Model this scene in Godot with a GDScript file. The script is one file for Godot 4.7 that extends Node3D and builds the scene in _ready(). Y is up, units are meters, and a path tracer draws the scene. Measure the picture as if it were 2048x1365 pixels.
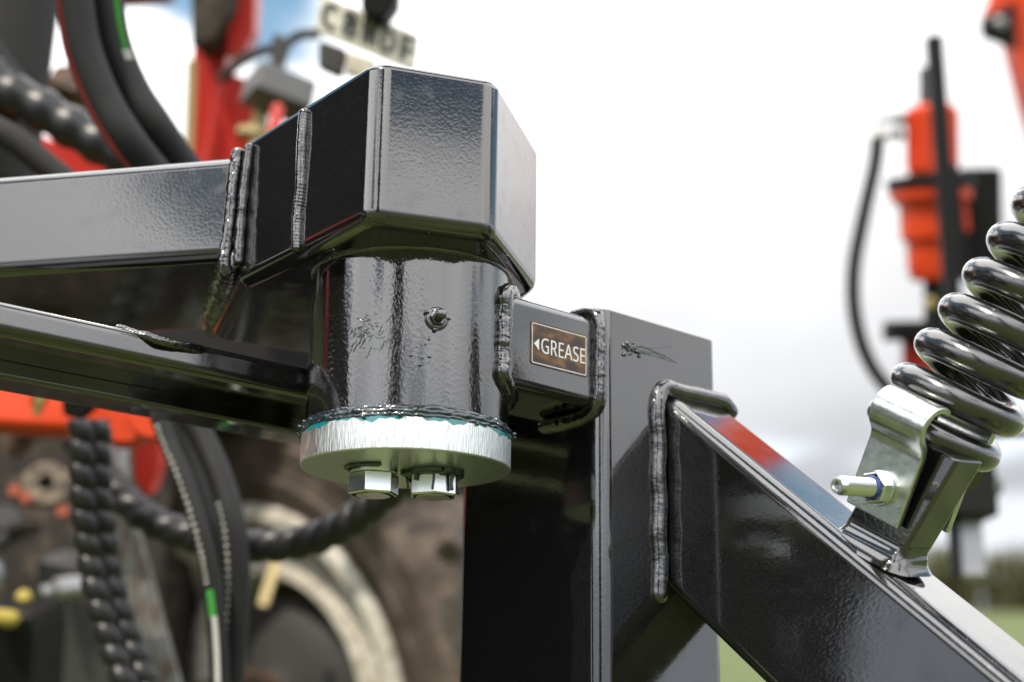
extends Node3D

# ---------------------------------------------------------------- mesh building
class MB:
	var v := PackedVector3Array()
	var n := PackedVector3Array()
	var t := PackedVector2Array()
	var idx := PackedInt32Array()

	func add(p: Vector3, nn: Vector3, uv := Vector2.ZERO) -> int:
		v.append(p)
		n.append(nn.normalized())
		t.append(uv)
		return v.size() - 1

	func tri(a: int, b: int, c: int) -> void:
		var g := (v[b] - v[a]).cross(v[c] - v[a])
		if g.dot(n[a] + n[b] + n[c]) > 0.0:
			idx.append_array([a, c, b])
		else:
			idx.append_array([a, b, c])

	# rings of points with their normals; every ring has the same count
	func grid(P: Array, N: Array, closed := true) -> void:
		var base := v.size()
		var w: int = P[0].size()
		for i in P.size():
			for j in w:
				add(P[i][j], N[i][j], Vector2(float(j) / w, float(i) / P.size()))
		var last := w if closed else w - 1
		for i in P.size() - 1:
			for j in last:
				var a := base + i * w + j
				var b := base + i * w + (j + 1) % w
				tri(a, b, a + w)
				tri(b, b + w, a + w)

	func cap(ring, nn: Vector3) -> void:
		var c := Vector3.ZERO
		for p in ring:
			c += p
		c /= ring.size()
		var k := add(c, nn)
		var first := v.size()
		for p in ring:
			add(p, nn)
		for j in ring.size():
			tri(k, first + j, first + (j + 1) % ring.size())

	# rings without normals: organic surfaces; normals from neighbours, outwards from the ring's middle
	func soft(P: Array, closed := true, caps := true) -> void:
		var N := []
		var w: int = P[0].size()
		for i in P.size():
			var mid := Vector3.ZERO
			for p in P[i]:
				mid += p
			mid /= w
			var row := PackedVector3Array()
			for j in w:
				var i0 := maxi(i - 1, 0)
				var i1 := mini(i + 1, P.size() - 1)
				var du: Vector3 = P[i][(j + 1) % w] - P[i][(j - 1 + w) % w] if closed else P[i][mini(j + 1, w - 1)] - P[i][maxi(j - 1, 0)]
				var dv: Vector3 = P[i1][j] - P[i0][j]
				var g := du.cross(dv)
				if closed and g.dot(P[i][j] - mid) < 0.0:
					g = -g
				row.append(g.normalized() if g.length() > 1e-14 else Vector3.UP)
			N.append(row)
		grid(P, N, closed)
		if caps and closed:
			cap(P[0], (_mid(P[0]) - _mid(P[1])).normalized())
			cap(P[-1], (_mid(P[-1]) - _mid(P[-2])).normalized())

	func _mid(r) -> Vector3:
		var c := Vector3.ZERO
		for p in r:
			c += p
		return c / r.size()

	# profile: [[Vector2 point, Vector2 normal], ...] closed; swept along local z with rounded ends
	func extrude(prof: Array, T: Transform3D, z0: float, z1: float, e0 := 0.0, e1 := 0.0, nb := 3) -> void:
		var P := []
		var N := []
		var ends := []
		for side in 2:
			var e := e0 if side == 0 else e1
			var rows := nb + 1 if e > 0.0 else 1
			var set_p := []
			var set_n := []
			for k in rows:
				var a := PI / 2 * k / nb if e > 0.0 else PI / 2
				var rp := PackedVector3Array()
				var rn := PackedVector3Array()
				var z := z0 + e * (1.0 - cos(a)) if side == 0 else z1 - e * (1.0 - cos(a))
				if e == 0.0:
					z = z0 if side == 0 else z1
				for q in prof:
					var p2: Vector2 = q[0] - q[1] * e * (1.0 - sin(a))
					rp.append(T * Vector3(p2.x, p2.y, z))
					var nz := -cos(a) if side == 0 else cos(a)
					rn.append((T.basis * Vector3(q[1].x * sin(a), q[1].y * sin(a), nz)).normalized())
				set_p.append(rp)
				set_n.append(rn)
			ends.append([set_p, set_n])
		P = ends[0][0].duplicate()
		N = ends[0][1].duplicate()
		for k in ends[1][0].size():
			P.append(ends[1][0][ends[1][0].size() - 1 - k])
			N.append(ends[1][1][ends[1][1].size() - 1 - k])
		grid(P, N, true)
		for side in 2:
			var e := e0 if side == 0 else e1
			var flat := PackedVector2Array()
			for q in prof:
				flat.append(q[0] - q[1] * e)
			var tris := Geometry2D.triangulate_polygon(flat)
			var nn := T.basis * Vector3(0, 0, -1 if side == 0 else 1)
			var f := v.size()
			for p in flat:
				add(T * Vector3(p.x, p.y, z0 if side == 0 else z1), nn)
			for k in tris.size() / 3:
				tri(f + tris[3 * k], f + tris[3 * k + 1], f + tris[3 * k + 2])

	# box with rounded edges: middle, size, edge radius
	func box(at: Vector3, size: Vector3, r: float, turn := Basis()) -> void:
		var h := Vector2(size.x, size.y) / 2
		var prof := MB.rpoly([Vector2(-h.x, -h.y), Vector2(h.x, -h.y), Vector2(h.x, h.y), Vector2(-h.x, h.y)], r, 3)
		extrude(prof, Transform3D(turn, at), -size.z / 2, size.z / 2, r, r, 3)

	func bar(a: Vector3, b: Vector3, w: float, h: float, r: float, up := Vector3.UP) -> void:
		var z := (b - a).normalized()
		var x := up.cross(z).normalized()
		var y := z.cross(x)
		box((a + b) / 2, Vector3(w, h, (b - a).length()), r, Basis(x, y, z))

	# r: float or Callable(share along 0..1, angle, metres along) -> radius
	func tube(pts: PackedVector3Array, r, seg := 14, caps := true, up := Vector3(0.13, 0.9, 0.4)) -> void:
		var P := []
		var x := up
		var run := 0.0
		for i in pts.size():
			var d: Vector3 = (pts[mini(i + 1, pts.size() - 1)] - pts[maxi(i - 1, 0)]).normalized()
			x = (x - d * x.dot(d)).normalized()
			var y := d.cross(x)
			if i > 0:
				run += (pts[i] - pts[i - 1]).length()
			var ring := PackedVector3Array()
			for j in seg:
				var a := TAU * j / seg
				var rr: float = r if r is float else r.call(float(i) / (pts.size() - 1), a, run)
				ring.append(pts[i] + (x * cos(a) + y * sin(a)) * rr)
			P.append(ring)
		soft(P, true, caps)

	# profile of (radius, height) turned about local y; hard where it bends by more than 40 degrees
	func lathe(prof: Array, T: Transform3D, seg := 48) -> void:
		var m := prof.size()
		var ns := []
		for k in m - 1:
			var d: Vector2 = prof[k + 1] - prof[k]
			ns.append(Vector2(d.y, -d.x).normalized())
		# outside is where the normal points away from the axis, or by the turning of the profile
		var area := 0.0
		for k in m:
			var p: Vector2 = prof[k]
			var q: Vector2 = prof[(k + 1) % m]
			area += p.cross(q)
		if area < 0.0:
			for k in m - 1:
				ns[k] = -ns[k]
		for k in m - 1:
			var na: Vector2 = ns[k]
			var nb: Vector2 = ns[k]
			if k > 0 and ns[k].dot(ns[k - 1]) > 0.76:
				na = (ns[k] * (prof[k + 1] - prof[k]).length() + ns[k - 1] * (prof[k] - prof[k - 1]).length()).normalized()
			if k < m - 2 and ns[k].dot(ns[k + 1]) > 0.76:
				nb = (ns[k] * (prof[k + 1] - prof[k]).length() + ns[k + 1] * (prof[k + 2] - prof[k + 1]).length()).normalized()
			var P := [PackedVector3Array(), PackedVector3Array()]
			var N := [PackedVector3Array(), PackedVector3Array()]
			for j in seg:
				var a := TAU * j / seg
				var c := Vector3(cos(a), 0, sin(a))
				P[0].append(T * (c * prof[k].x + Vector3.UP * prof[k].y))
				P[1].append(T * (c * prof[k + 1].x + Vector3.UP * prof[k + 1].y))
				N[0].append(T.basis * (c * na.x + Vector3.UP * na.y))
				N[1].append(T.basis * (c * nb.x + Vector3.UP * nb.y))
			grid(P, N, true)

	# a weld bead: lumpy, with the scale-like ripples a welder leaves; half of it sinks into the joint
	func weld(pts: PackedVector3Array, w: float, sd: int, ripple := 0.10, lump := 0.22, seg := 16, pitch := 0.0024, squash := 1.0, flat := Vector3.ZERO) -> void:
		var nz := FastNoiseLite.new()
		nz.seed = sd
		nz.frequency = 1.0
		var total := 0.0
		for i in pts.size() - 1:
			total += (pts[i + 1] - pts[i]).length()
		var path := MB.smooth(pts, maxi(int(total / 0.0006 / pts.size()), 2)) if pts.size() > 2 else MB.split(pts, maxi(int(total / 0.0006), 4))
		var shaped := func(s: float, a: float, run: float) -> float:
			var ends := minf(minf(s, 1.0 - s) / maxf(w / total, 0.001), 1.0)
			var k := sqrt(maxf(1.0 - (1.0 - ends) * (1.0 - ends), 0.02))
			var wave := sin(TAU * run / pitch + 2.6 * absf(sin(a * 0.5)) + 0.5 * nz.get_noise_1d(run * 120.0))
			return w * k * (1.0 + ripple * wave * 0.20 + lump * 0.5 * nz.get_noise_2d(run * 60.0, 0.9 * cos(a)) + 0.12 * lump * nz.get_noise_2d(run * 260.0 + 50.0, 2.0 * sin(a)))
		var before := v.size()
		tube(path, shaped, seg, true)
		if squash != 1.0:
			for i in range(before, v.size()):
				var s := clampf(_along(path, v[i]), 0.0, 1.0)
				var c: Vector3 = path[int(s * (path.size() - 1))]
				var off := (v[i] - c).dot(flat)
				v[i] -= flat * off * (1.0 - squash)

	func _along(path: PackedVector3Array, p: Vector3) -> float:
		var best := 0
		var least := 1e9
		for i in range(0, path.size(), 2):
			var d := path[i].distance_squared_to(p)
			if d < least:
				least = d
				best = i
		return float(best) / (path.size() - 1)

	static func split(pts: PackedVector3Array, k: int) -> PackedVector3Array:
		var o := PackedVector3Array()
		for i in k + 1:
			o.append(pts[0].lerp(pts[1], float(i) / k))
		return o

	static func smooth(pts: PackedVector3Array, k: int) -> PackedVector3Array:
		var o := PackedVector3Array()
		for i in pts.size() - 1:
			var a := pts[maxi(i - 1, 0)]
			var d := pts[mini(i + 2, pts.size() - 1)]
			for j in k:
				o.append(pts[i].cubic_interpolate(pts[i + 1], a, d, float(j) / k))
		o.append(pts[-1])
		return o

	# polygon with rounded corners -> [[point, normal], ...] counter-clockwise
	static func rpoly(pts: Array, r, seg := 5) -> Array:
		var area := 0.0
		for i in pts.size():
			area += pts[i].cross(pts[(i + 1) % pts.size()])
		if area < 0.0:
			pts = pts.duplicate()
			pts.reverse()
			if r is Array:
				r = r.duplicate()
				r.reverse()
		var o := []
		for i in pts.size():
			var c: Vector2 = pts[i]
			var a: Vector2 = (pts[i - 1] - c).normalized()
			var b: Vector2 = (pts[(i + 1) % pts.size()] - c).normalized()
			var na := Vector2(-a.y, a.x)    # outward normal of the side that arrives
			var nb := Vector2(b.y, -b.x)
			var rad: float = r[i] if r is Array else r
			var turn := na.angle_to(nb)
			var half := absf(turn) / 2
			var inward := (a + b).normalized()
			if half < 0.01:
				o.append([c, na])
				continue
			var mid := c + inward * rad / cos(half)
			var sgn := 1.0 if turn > 0.0 else -1.0
			for k in seg + 1:
				var nn := na.rotated(turn * k / seg)
				o.append([mid + nn * rad * sgn, nn])
		return o

	static func ring2(r: float, k := 24) -> Array:
		var o := []
		for i in k:
			var d := Vector2.from_angle(TAU * i / k)
			o.append([d * r, d])
		return o

	static func hexa(af: float, r := 0.0006) -> Array:
		var o := []
		for i in 6:
			o.append(Vector2.from_angle(TAU * i / 6) * af / 2 / cos(PI / 6))
		return rpoly(o, r, 2)

	func mesh() -> ArrayMesh:
		var arr := []
		arr.resize(Mesh.ARRAY_MAX)
		arr[Mesh.ARRAY_VERTEX] = v
		arr[Mesh.ARRAY_NORMAL] = n
		arr[Mesh.ARRAY_TEX_UV] = t
		arr[Mesh.ARRAY_INDEX] = idx
		var m := ArrayMesh.new()
		m.add_surface_from_arrays(Mesh.PRIMITIVE_TRIANGLES, arr)
		return m

# ---------------------------------------------------------------- scene helpers
var M := {}
var counts := {}

func numbered(o: Node, called: String) -> String:
	var key := str(o.get_instance_id()) + called
	var k: int = counts.get(key, 0)
	counts[key] = k + 1
	return called if k == 0 else "%s_%03d" % [called, k]

func thing(called: String, label: String, category: String, at: Vector3, group := "") -> Node3D:
	var o := Node3D.new()
	o.name = numbered(self, called)
	o.position = at
	add_child(o, true)
	o.set_meta("label", label)
	o.set_meta("category", category)
	if group:
		o.set_meta("group", group)
	return o

# b was built in world coordinates; it becomes a child of o (one or two levels down)
func part(o: Node3D, called: String, b: MB, m: Material, label := "", stuff := false) -> MeshInstance3D:
	var k := MeshInstance3D.new()
	k.name = numbered(o, called)
	k.mesh = b.mesh()
	k.material_override = m
	var off := Vector3.ZERO
	var up: Node = o
	while up != self:
		off += up.position
		up = up.get_parent()
	k.position = -off
	o.add_child(k, true)
	if label:
		k.set_meta("label", label)
	if stuff:
		k.set_meta("kind", "stuff")
	return k

func struct(called: String, b: MB, m: Material, kind := "structure") -> MeshInstance3D:
	var k := MeshInstance3D.new()
	k.name = numbered(self, called)
	k.mesh = b.mesh()
	k.material_override = m
	add_child(k, true)
	k.set_meta("kind", kind)
	return k

# transform whose local y is d
func along(at: Vector3, d: Vector3, hint := Vector3(0.3, 0.2, 0.9)) -> Transform3D:
	var y := d.normalized()
	var x := y.cross(hint).normalized()
	return Transform3D(Basis(x, y, x.cross(y)), at)

# transform whose local z is d and local y is close to up
func facing(at: Vector3, d: Vector3, up := Vector3.UP) -> Transform3D:
	var z := d.normalized()
	var x := up.cross(z).normalized()
	return Transform3D(Basis(x, z.cross(x), z), at)

func noise(freq: float, oct: int, sd: int, size := 512, ramp: Gradient = null, kind := FastNoiseLite.TYPE_SIMPLEX_SMOOTH) -> NoiseTexture2D:
	var f := FastNoiseLite.new()
	f.seed = sd
	f.noise_type = kind
	f.frequency = freq
	f.fractal_octaves = oct
	var t := NoiseTexture2D.new()
	t.width = size
	t.height = size
	t.seamless = true
	t.noise = f
	if ramp:
		t.color_ramp = ramp
	return t

func grad(cols: Array, offs: Array) -> Gradient:
	var g := Gradient.new()
	g.offsets = PackedFloat32Array(offs)
	g.colors = PackedColorArray(cols)
	return g

func lin(r: float, g: float, b: float) -> Color:
	return Color(r, g, b).linear_to_srgb()

func mat(c: Color, rough: float, metal := 0.0, spec := 0.5) -> StandardMaterial3D:
	var m := StandardMaterial3D.new()
	m.albedo_color = c
	m.roughness = rough
	m.metallic = metal
	m.metallic_specular = spec
	return m

func relief(m: StandardMaterial3D, t: Texture2D, cm: float, scale: Vector3) -> StandardMaterial3D:
	m.heightmap_enabled = true
	m.heightmap_texture = t
	m.heightmap_scale = cm
	m.uv1_triplanar = true
	m.uv1_world_triplanar = true
	m.uv1_scale = scale
	return m

func tinted(m: StandardMaterial3D, t: Texture2D, scale: Vector3) -> StandardMaterial3D:
	m.albedo_texture = t
	m.uv1_triplanar = true
	m.uv1_world_triplanar = true
	m.uv1_scale = scale
	return m

func glossy(base: Color, rough: float, t: Texture2D, cm: float, scale: Vector3) -> StandardMaterial3D:
	var m := mat(base, rough, 0.0, 1.0)
	m.clearcoat_enabled = true
	m.clearcoat = 1.0
	m.clearcoat_roughness = rough * 0.6
	return relief(m, t, cm, scale)

# ---------------------------------------------------------------- the scene
const SUN_FROM := Vector3(-0.36, 0.80, 0.62)      # towards the sun: behind the camera, to its left
const PLAN := Basis(Vector3(1, 0, 0), Vector3(0, 0, 1), Vector3(0, 1, 0))

func sky_picture() -> ImageTexture:
	var W := 1024
	var H := 512
	var im := Image.create_empty(W, H, false, Image.FORMAT_RGBF)
	var cover := FastNoiseLite.new()
	cover.seed = 8275
	cover.frequency = 0.6
	cover.fractal_octaves = 5
	cover.noise_type = FastNoiseLite.TYPE_SIMPLEX_SMOOTH
	var thick := FastNoiseLite.new()
	thick.seed = 31
	thick.frequency = 0.8
	thick.fractal_octaves = 4
	var sun := SUN_FROM.normalized()
	for j in H:
		var el := PI * (0.5 - (j + 0.5) / H)
		for i in W:
			var az := TAU * (i + 0.5) / W
			var d := Vector3(sin(az) * cos(el), sin(el), -cos(az) * cos(el))
			var c: Color
			if d.y < 0.0:
				c = Color(0.30, 0.31, 0.27)
			else:
				var q := Vector2(d.x, d.z) / (d.y + 0.12)
				var n := cover.get_noise_2dv(q) + 0.26 * exp(-maxf(d.y - 0.16, 0.0) * 9.0)
				var share := smoothstep(-0.17, -0.06, n)
				var body := clampf(0.6 + 0.9 * thick.get_noise_2dv(q * 0.8 + Vector2(3, 7)), 0.0, 1.0)
				var low := exp(-maxf(d.y - 0.10, 0.0) * 8.0)
				var glow := exp(-acos(clampf(d.dot(sun), -1, 1)) * 3.5)
				var lit := lerpf(0.92, 2.5, smoothstep(-0.55, 0.35, d.dot(sun)))     # clouds on the sun's side of the sky are the brighter ones
				var bright := lit * lerpf(0.74, 1.08, body) * lerpf(1.0, 0.34, low) + 2.0 * glow
				var cloud := Color(1.0, 0.985, 0.965).lerp(Color(0.84, 0.92, 1.05), low) * bright
				var blue := Color(0.04, 0.10, 0.20).lerp(Color(0.30, 0.66, 0.98), exp(-maxf(d.y - 0.1, 0.0) * 2.2) * (0.62 + 0.38 * d.dot(Vector3(0, 0, -1)))).lerp(Color(0.86, 0.93, 1.0), exp(-maxf(d.y - 0.22, 0.0) * 9.0)) + Color(1.0, 0.95, 0.85) * glow * 0.5
				c = blue.lerp(cloud, share)
			im.set_pixel(i, j, c)
	return ImageTexture.create_from_image(im)

func _ready() -> void:
	# camera
	var cam := Camera3D.new()
	cam.name = "camera"
	cam.transform = Transform3D(Basis(Vector3(0.9999, 0.0134, 0.0038), Vector3(-0.0140, 0.9616, 0.2739), Vector3(-0.0000, -0.2740, 0.9617)), Vector3(0.0698, 0.5599, 0.9856))
	cam.fov = 25.63
	cam.near = 0.05
	cam.far = 600.0
	var lens := CameraAttributesPhysical.new()
	lens.frustum_focal_length = 52.75
	lens.frustum_focus_distance = 0.995
	lens.exposure_aperture = 3.7
	cam.attributes = lens
	add_child(cam)
	cam.current = true
	# sky and exposure
	var we := WorldEnvironment.new()
	we.name = "environment"
	var e := Environment.new()
	e.background_mode = Environment.BG_SKY
	var sky := Sky.new()
	var pano := PanoramaSkyMaterial.new()
	pano.panorama = sky_picture()
	pano.energy_multiplier = 1.0
	sky.sky_material = pano
	e.sky = sky
	e.tonemap_mode = Environment.TONE_MAPPER_LINEAR
	e.tonemap_exposure = 1.22
	e.sdfgi_enabled = true
	e.ssao_enabled = true
	e.ssil_enabled = true
	we.environment = e
	add_child(we)
	# sun
	var sun := DirectionalLight3D.new()
	sun.name = "sun"
	sun.light_energy = 1.0
	sun.light_angular_distance = 0.5
	sun.light_color = Color(1.0, 0.95, 0.87)
	sun.shadow_enabled = true
	sun.basis = Basis.looking_at(-SUN_FROM.normalized(), Vector3.UP)
	add_child(sun)

	materials()
	land()
	swing_arm()
	pivot_frame()
	cross_beam()
	spring_and_clamp()
	tractor()
	added_tree_behind()
	hoses()
	machine_behind()

func materials() -> void:
	var peel := noise(0.075, 3, 11, 1024)
	var streak := noise(0.085, 4, 12, 1024)
	var fine := noise(0.16, 2, 13, 512)
	var blotch := noise(0.22, 3, 14, 1024, grad([lin(.0045, .0045, .005), lin(.006, .006, .0065), lin(.05, .05, .048)], [0.3, 0.70, 0.80]))
	M.paint = glossy(Color.WHITE, 0.085, peel, 0.0050, Vector3(4, 4, 4))
	M.paint.albedo_texture = blotch
	M.paint.roughness = 0.26
	M.paint.roughness_texture = noise(0.010, 5, 15, 1024, grad([Color(.26, .26, .26), Color(.42, .42, .42), Color(.95, .95, .95)], [0.3, 0.62, 0.9]))
	M.paint_cast = glossy(Color.WHITE, 0.075, streak, 0.0135, Vector3(4.6, 2.8, 4.6))
	M.paint_cast.albedo_texture = blotch
	M.paint_weld = glossy(lin(.006, .006, .0065), 0.09, fine, 0.002, Vector3(8, 8, 8))
	M.spring = glossy(lin(.006, .006, .0065), 0.22, peel, 0.007, Vector3(5, 5, 5))
	# zinc: turned rim, rolled plate
	M.turned = mat(lin(.74, .77, .76), 0.34, 1.0)
	relief(M.turned, noise(0.11, 3, 21, 1024), 0.060, Vector3(12, 0.5, 12))
	var zt := noise(0.03, 5, 22, 512, grad([lin(.50, .53, .50), lin(.66, .69, .66), lin(.74, .76, .74)], [0.25, 0.5, 0.8]))
	M.zinc = mat(Color.WHITE, 0.26, 1.0)
	tinted(M.zinc, zt, Vector3(9, 9, 9))
	relief(M.zinc, noise(0.09, 4, 23, 512), 0.006, Vector3(9, 9, 9))
	M.cap_face = mat(lin(.74, .77, .76), 0.30, 1.0)
	relief(M.cap_face, noise(0.05, 4, 24, 512), 0.004, Vector3(8, 8, 8))
	M.bright = mat(lin(.78, .80, .80), 0.20, 1.0)
	relief(M.bright, fine, 0.004, Vector3(12, 12, 12))
	M.grease = mat(lin(.0012, .011, .020), 0.12, 0.0, 0.7)
	M.grease.clearcoat_enabled = true
	M.grease.clearcoat = 0.6
	M.grease_thin = mat(lin(.005, .17, .20), 0.18, 0.0, 0.7)
	# label
	var bronze := noise(0.010, 5, 31, 512, grad([lin(.055, .038, .036), lin(.085, .050, .028), lin(.21, .115, .050)], [0.25, 0.5, 0.78]))
	M.bronze = tinted(mat(Color.WHITE, 0.34, 0.35), bronze, Vector3(11, 11, 11))
	M.ink_white = mat(lin(.78, .78, .76), 0.5)
	# rubber, paint and dirt of the tractor
	M.rubber = relief(mat(lin(.016, .016, .017), 0.55, 0.0, 0.35), fine, 0.006, Vector3(6, 6, 6))
	M.rubber_dull = mat(lin(.020, .019, .019), 0.65, 0.0, 0.35)
	M.guard = mat(lin(.014, .014, .016), 0.36, 0.0, 0.5)
	M.green = mat(lin(.05, .30, .05), 0.5)
	M.red_streak = mat(lin(.20, .012, .010), 0.5)
	M.grey_print = mat(lin(.55, .55, .52), 0.6)
	M.red = relief(mat(lin(.52, .028, .020), 0.32, 0.0, 0.5), peel, 0.003, Vector3(3, 3, 3))
	M.orange = relief(mat(lin(.66, .060, .014), 0.42, 0.0, 0.4), peel, 0.003, Vector3(3, 3, 3))
	var dirt := noise(0.012, 5, 41, 512, grad([lin(.012, .010, .008), lin(.03, .023, .018), lin(.09, .068, .05)], [0.2, 0.55, 0.9]))
	M.dirt = tinted(mat(Color.WHITE, 0.85), dirt, Vector3(2.5, 2.5, 2.5))
	var tyre := noise(0.010, 5, 42, 512, grad([lin(.045, .034, .025), lin(.085, .066, .052), lin(.14, .115, .095)], [0.2, 0.5, 0.85]))
	M.tyre = relief(tinted(mat(Color.WHITE, 0.85), tyre, Vector3(2, 2, 2)), fine, 0.06, Vector3(2, 2, 2))
	var cream := noise(0.02, 5, 43, 512, grad([lin(.22, .17, .12), lin(.60, .57, .50), lin(.74, .72, .66)], [0.12, 0.36, 0.7]))
	M.cream = tinted(mat(Color.WHITE, 0.45), cream, Vector3(3, 3, 3))
	M.casting = mat(lin(.05, .05, .052), 0.6)
	M.rust = tinted(mat(Color.WHITE, 0.8), noise(0.02, 4, 44, 512, grad([lin(.03, .02, .015), lin(.14, .07, .035)], [0.3, 0.8])), Vector3(4, 4, 4))
	M.steel = relief(mat(lin(.35, .35, .36), 0.38, 0.9), fine, 0.01, Vector3(4, 4, 4))
	M.grey = mat(lin(.10, .10, .105), 0.5)
	M.black = mat(lin(.006, .006, .0065), 0.5, 0.0, 0.3)
	M.brass = mat(lin(.55, .42, .17), 0.3, 1.0)
	M.ochre = mat(lin(.45, .36, .18), 0.5, 0.4)
	M.ochre_dull = tinted(mat(Color.WHITE, 0.8), noise(0.03, 4, 47, 256, grad([lin(.05, .04, .03), lin(.22, .18, .13)], [0.3, 0.75])), Vector3(6, 6, 6))
	M.orange_dull = mat(lin(.25, .045, .015), 0.7)
	M.lever = tinted(mat(Color.WHITE, 0.5, 0.3), noise(0.02, 5, 48, 512, grad([lin(.10, .06, .04), lin(.15, .15, .155), lin(.24, .24, .25)], [0.25, 0.45, 0.8])), Vector3(9, 2, 9))
	M.yellow = mat(lin(.36, .29, .05), 0.7)
	M.plate = tinted(mat(Color.WHITE, 0.6), noise(0.02, 4, 45, 256, grad([lin(.55, .51, .42), lin(.70, .66, .56)], [0.3, 0.7])), Vector3(6, 6, 6))
	M.plate_ink = mat(lin(.012, .022, .022), 0.6)
	M.grass = tinted(mat(Color.WHITE, 0.9), noise(0.008, 6, 51, 1024, grad([lin(.035, .052, .012), lin(.075, .105, .022), lin(.14, .155, .05)], [0.25, 0.5, 0.8])), Vector3(.4, .4, .4))
	M.bark = mat(lin(.10, .08, .055), 0.9)
	M.leaf = mat(lin(.085, .085, .030), 0.7)

func land() -> void:
	var b := MB.new()
	var zs := []
	var z := 60.0
	while z > -170.0:
		zs.append(z)
		z -= 0.6 if absf(z) < 8.0 else 3.0
	var P := []
	for zz in zs:
		var row := PackedVector3Array()
		for i in 81:
			var u := (i - 40) / 40.0
			var x: float = signf(u) * (absf(u) * 12.0 + pow(absf(u), 3.0) * 110.0)
			row.append(Vector3(x, ground_at(x, zz), zz))
		P.append(row)
	var N := []
	for i in P.size():
		var row := PackedVector3Array()
		for j in 81:
			var p: Vector3 = P[i][j]
			row.append(Vector3(ground_at(p.x - 0.3, p.z) - ground_at(p.x + 0.3, p.z), 0.6, ground_at(p.x, p.z - 0.3) - ground_at(p.x, p.z + 0.3)))
		N.append(row)
	b.grid(P, N, false)
	struct("ground", b, M.grass)
	# shrubs along the top of the field
	var rng := RandomNumberGenerator.new()
	rng.seed = 5
	var proto: Node3D
	var words := ["leftmost", "second", "third", "fourth", "fifth", "sixth", "seventh", "eighth", "ninth", "tenth", "eleventh", "twelfth", "thirteenth", "fourteenth"]
	for k in 14:
		var x := 18.6 + k * 0.48 + rng.randf_range(-0.2, 0.2)
		var at := Vector3(x, ground_at(x, -66.0) - 0.1, -66.0 + rng.randf_range(-1.5, 1.5))
		var label := "bare brown-green shrub on the field's crest, %s of the row seen under the jack" % words[k]
		if k == 0:
			label = "bare brown-green shrub on the field's crest, leftmost of the row seen under the jack"
		if k == 0:
			proto = thing("shrub", label, "shrub", at, "shrubs along the top of the field")
			var stem := MB.new()
			var crown := MB.new()
			for s in 9:
				var a := TAU * s / 9.0
				var tip := Vector3(cos(a) * rng.randf_range(0.2, 0.6), rng.randf_range(1.6, 2.7), sin(a) * rng.randf_range(0.2, 0.6))
				stem.tube(MB.smooth(PackedVector3Array([at, at + tip * Vector3(.35, .45, .35), at + tip]), 4), func(t: float, _a: float, _r: float) -> float: return 0.05 * (1.0 - t) + 0.008, 6)
				for q in 90:
					var c: Vector3 = at + tip * rng.randf_range(0.02, 1.08) + Vector3(rng.randfn(0, .22), rng.randfn(0, .16), rng.randfn(0, .22))
					var d := Vector3(rng.randfn(), rng.randfn(), rng.randfn()).normalized()
					var w := d.cross(Vector3(rng.randfn(), rng.randfn(), rng.randfn())).normalized()
					var nn := d.cross(w)
					var f := crown.add(c - d * .12, nn)
					crown.add(c + w * .06, nn)
					crown.add(c + d * .12, nn)
					crown.add(c - w * .06, nn)
					crown.tri(f, f + 1, f + 2)
					crown.tri(f, f + 2, f + 3)
			part(proto, "stems", stem, M.bark)
			part(proto, "foliage", crown, M.leaf)
		else:
			var c: Node3D = proto.duplicate()
			c.name = numbered(self, "shrub")
			c.position = at
			c.rotation.y = rng.randf() * TAU
			c.scale = Vector3.ONE * rng.randf_range(0.8, 1.15)
			c.set_meta("label", label)
			add_child(c, true)

func ground_at(x: float, z: float) -> float:
	var up := maxf(-z - 8.0, 0.0)
	var h := 0.1365 * up * up / (up + 3.0)
	if z < -66.0:
		h = ground_at(x, -66.0) - 0.02 * (-66.0 - z)
	return h + 0.03 * sin(x * 0.35) * sin(z * 0.3) * clampf(absf(z) / 20.0, 0.0, 1.0)

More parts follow.
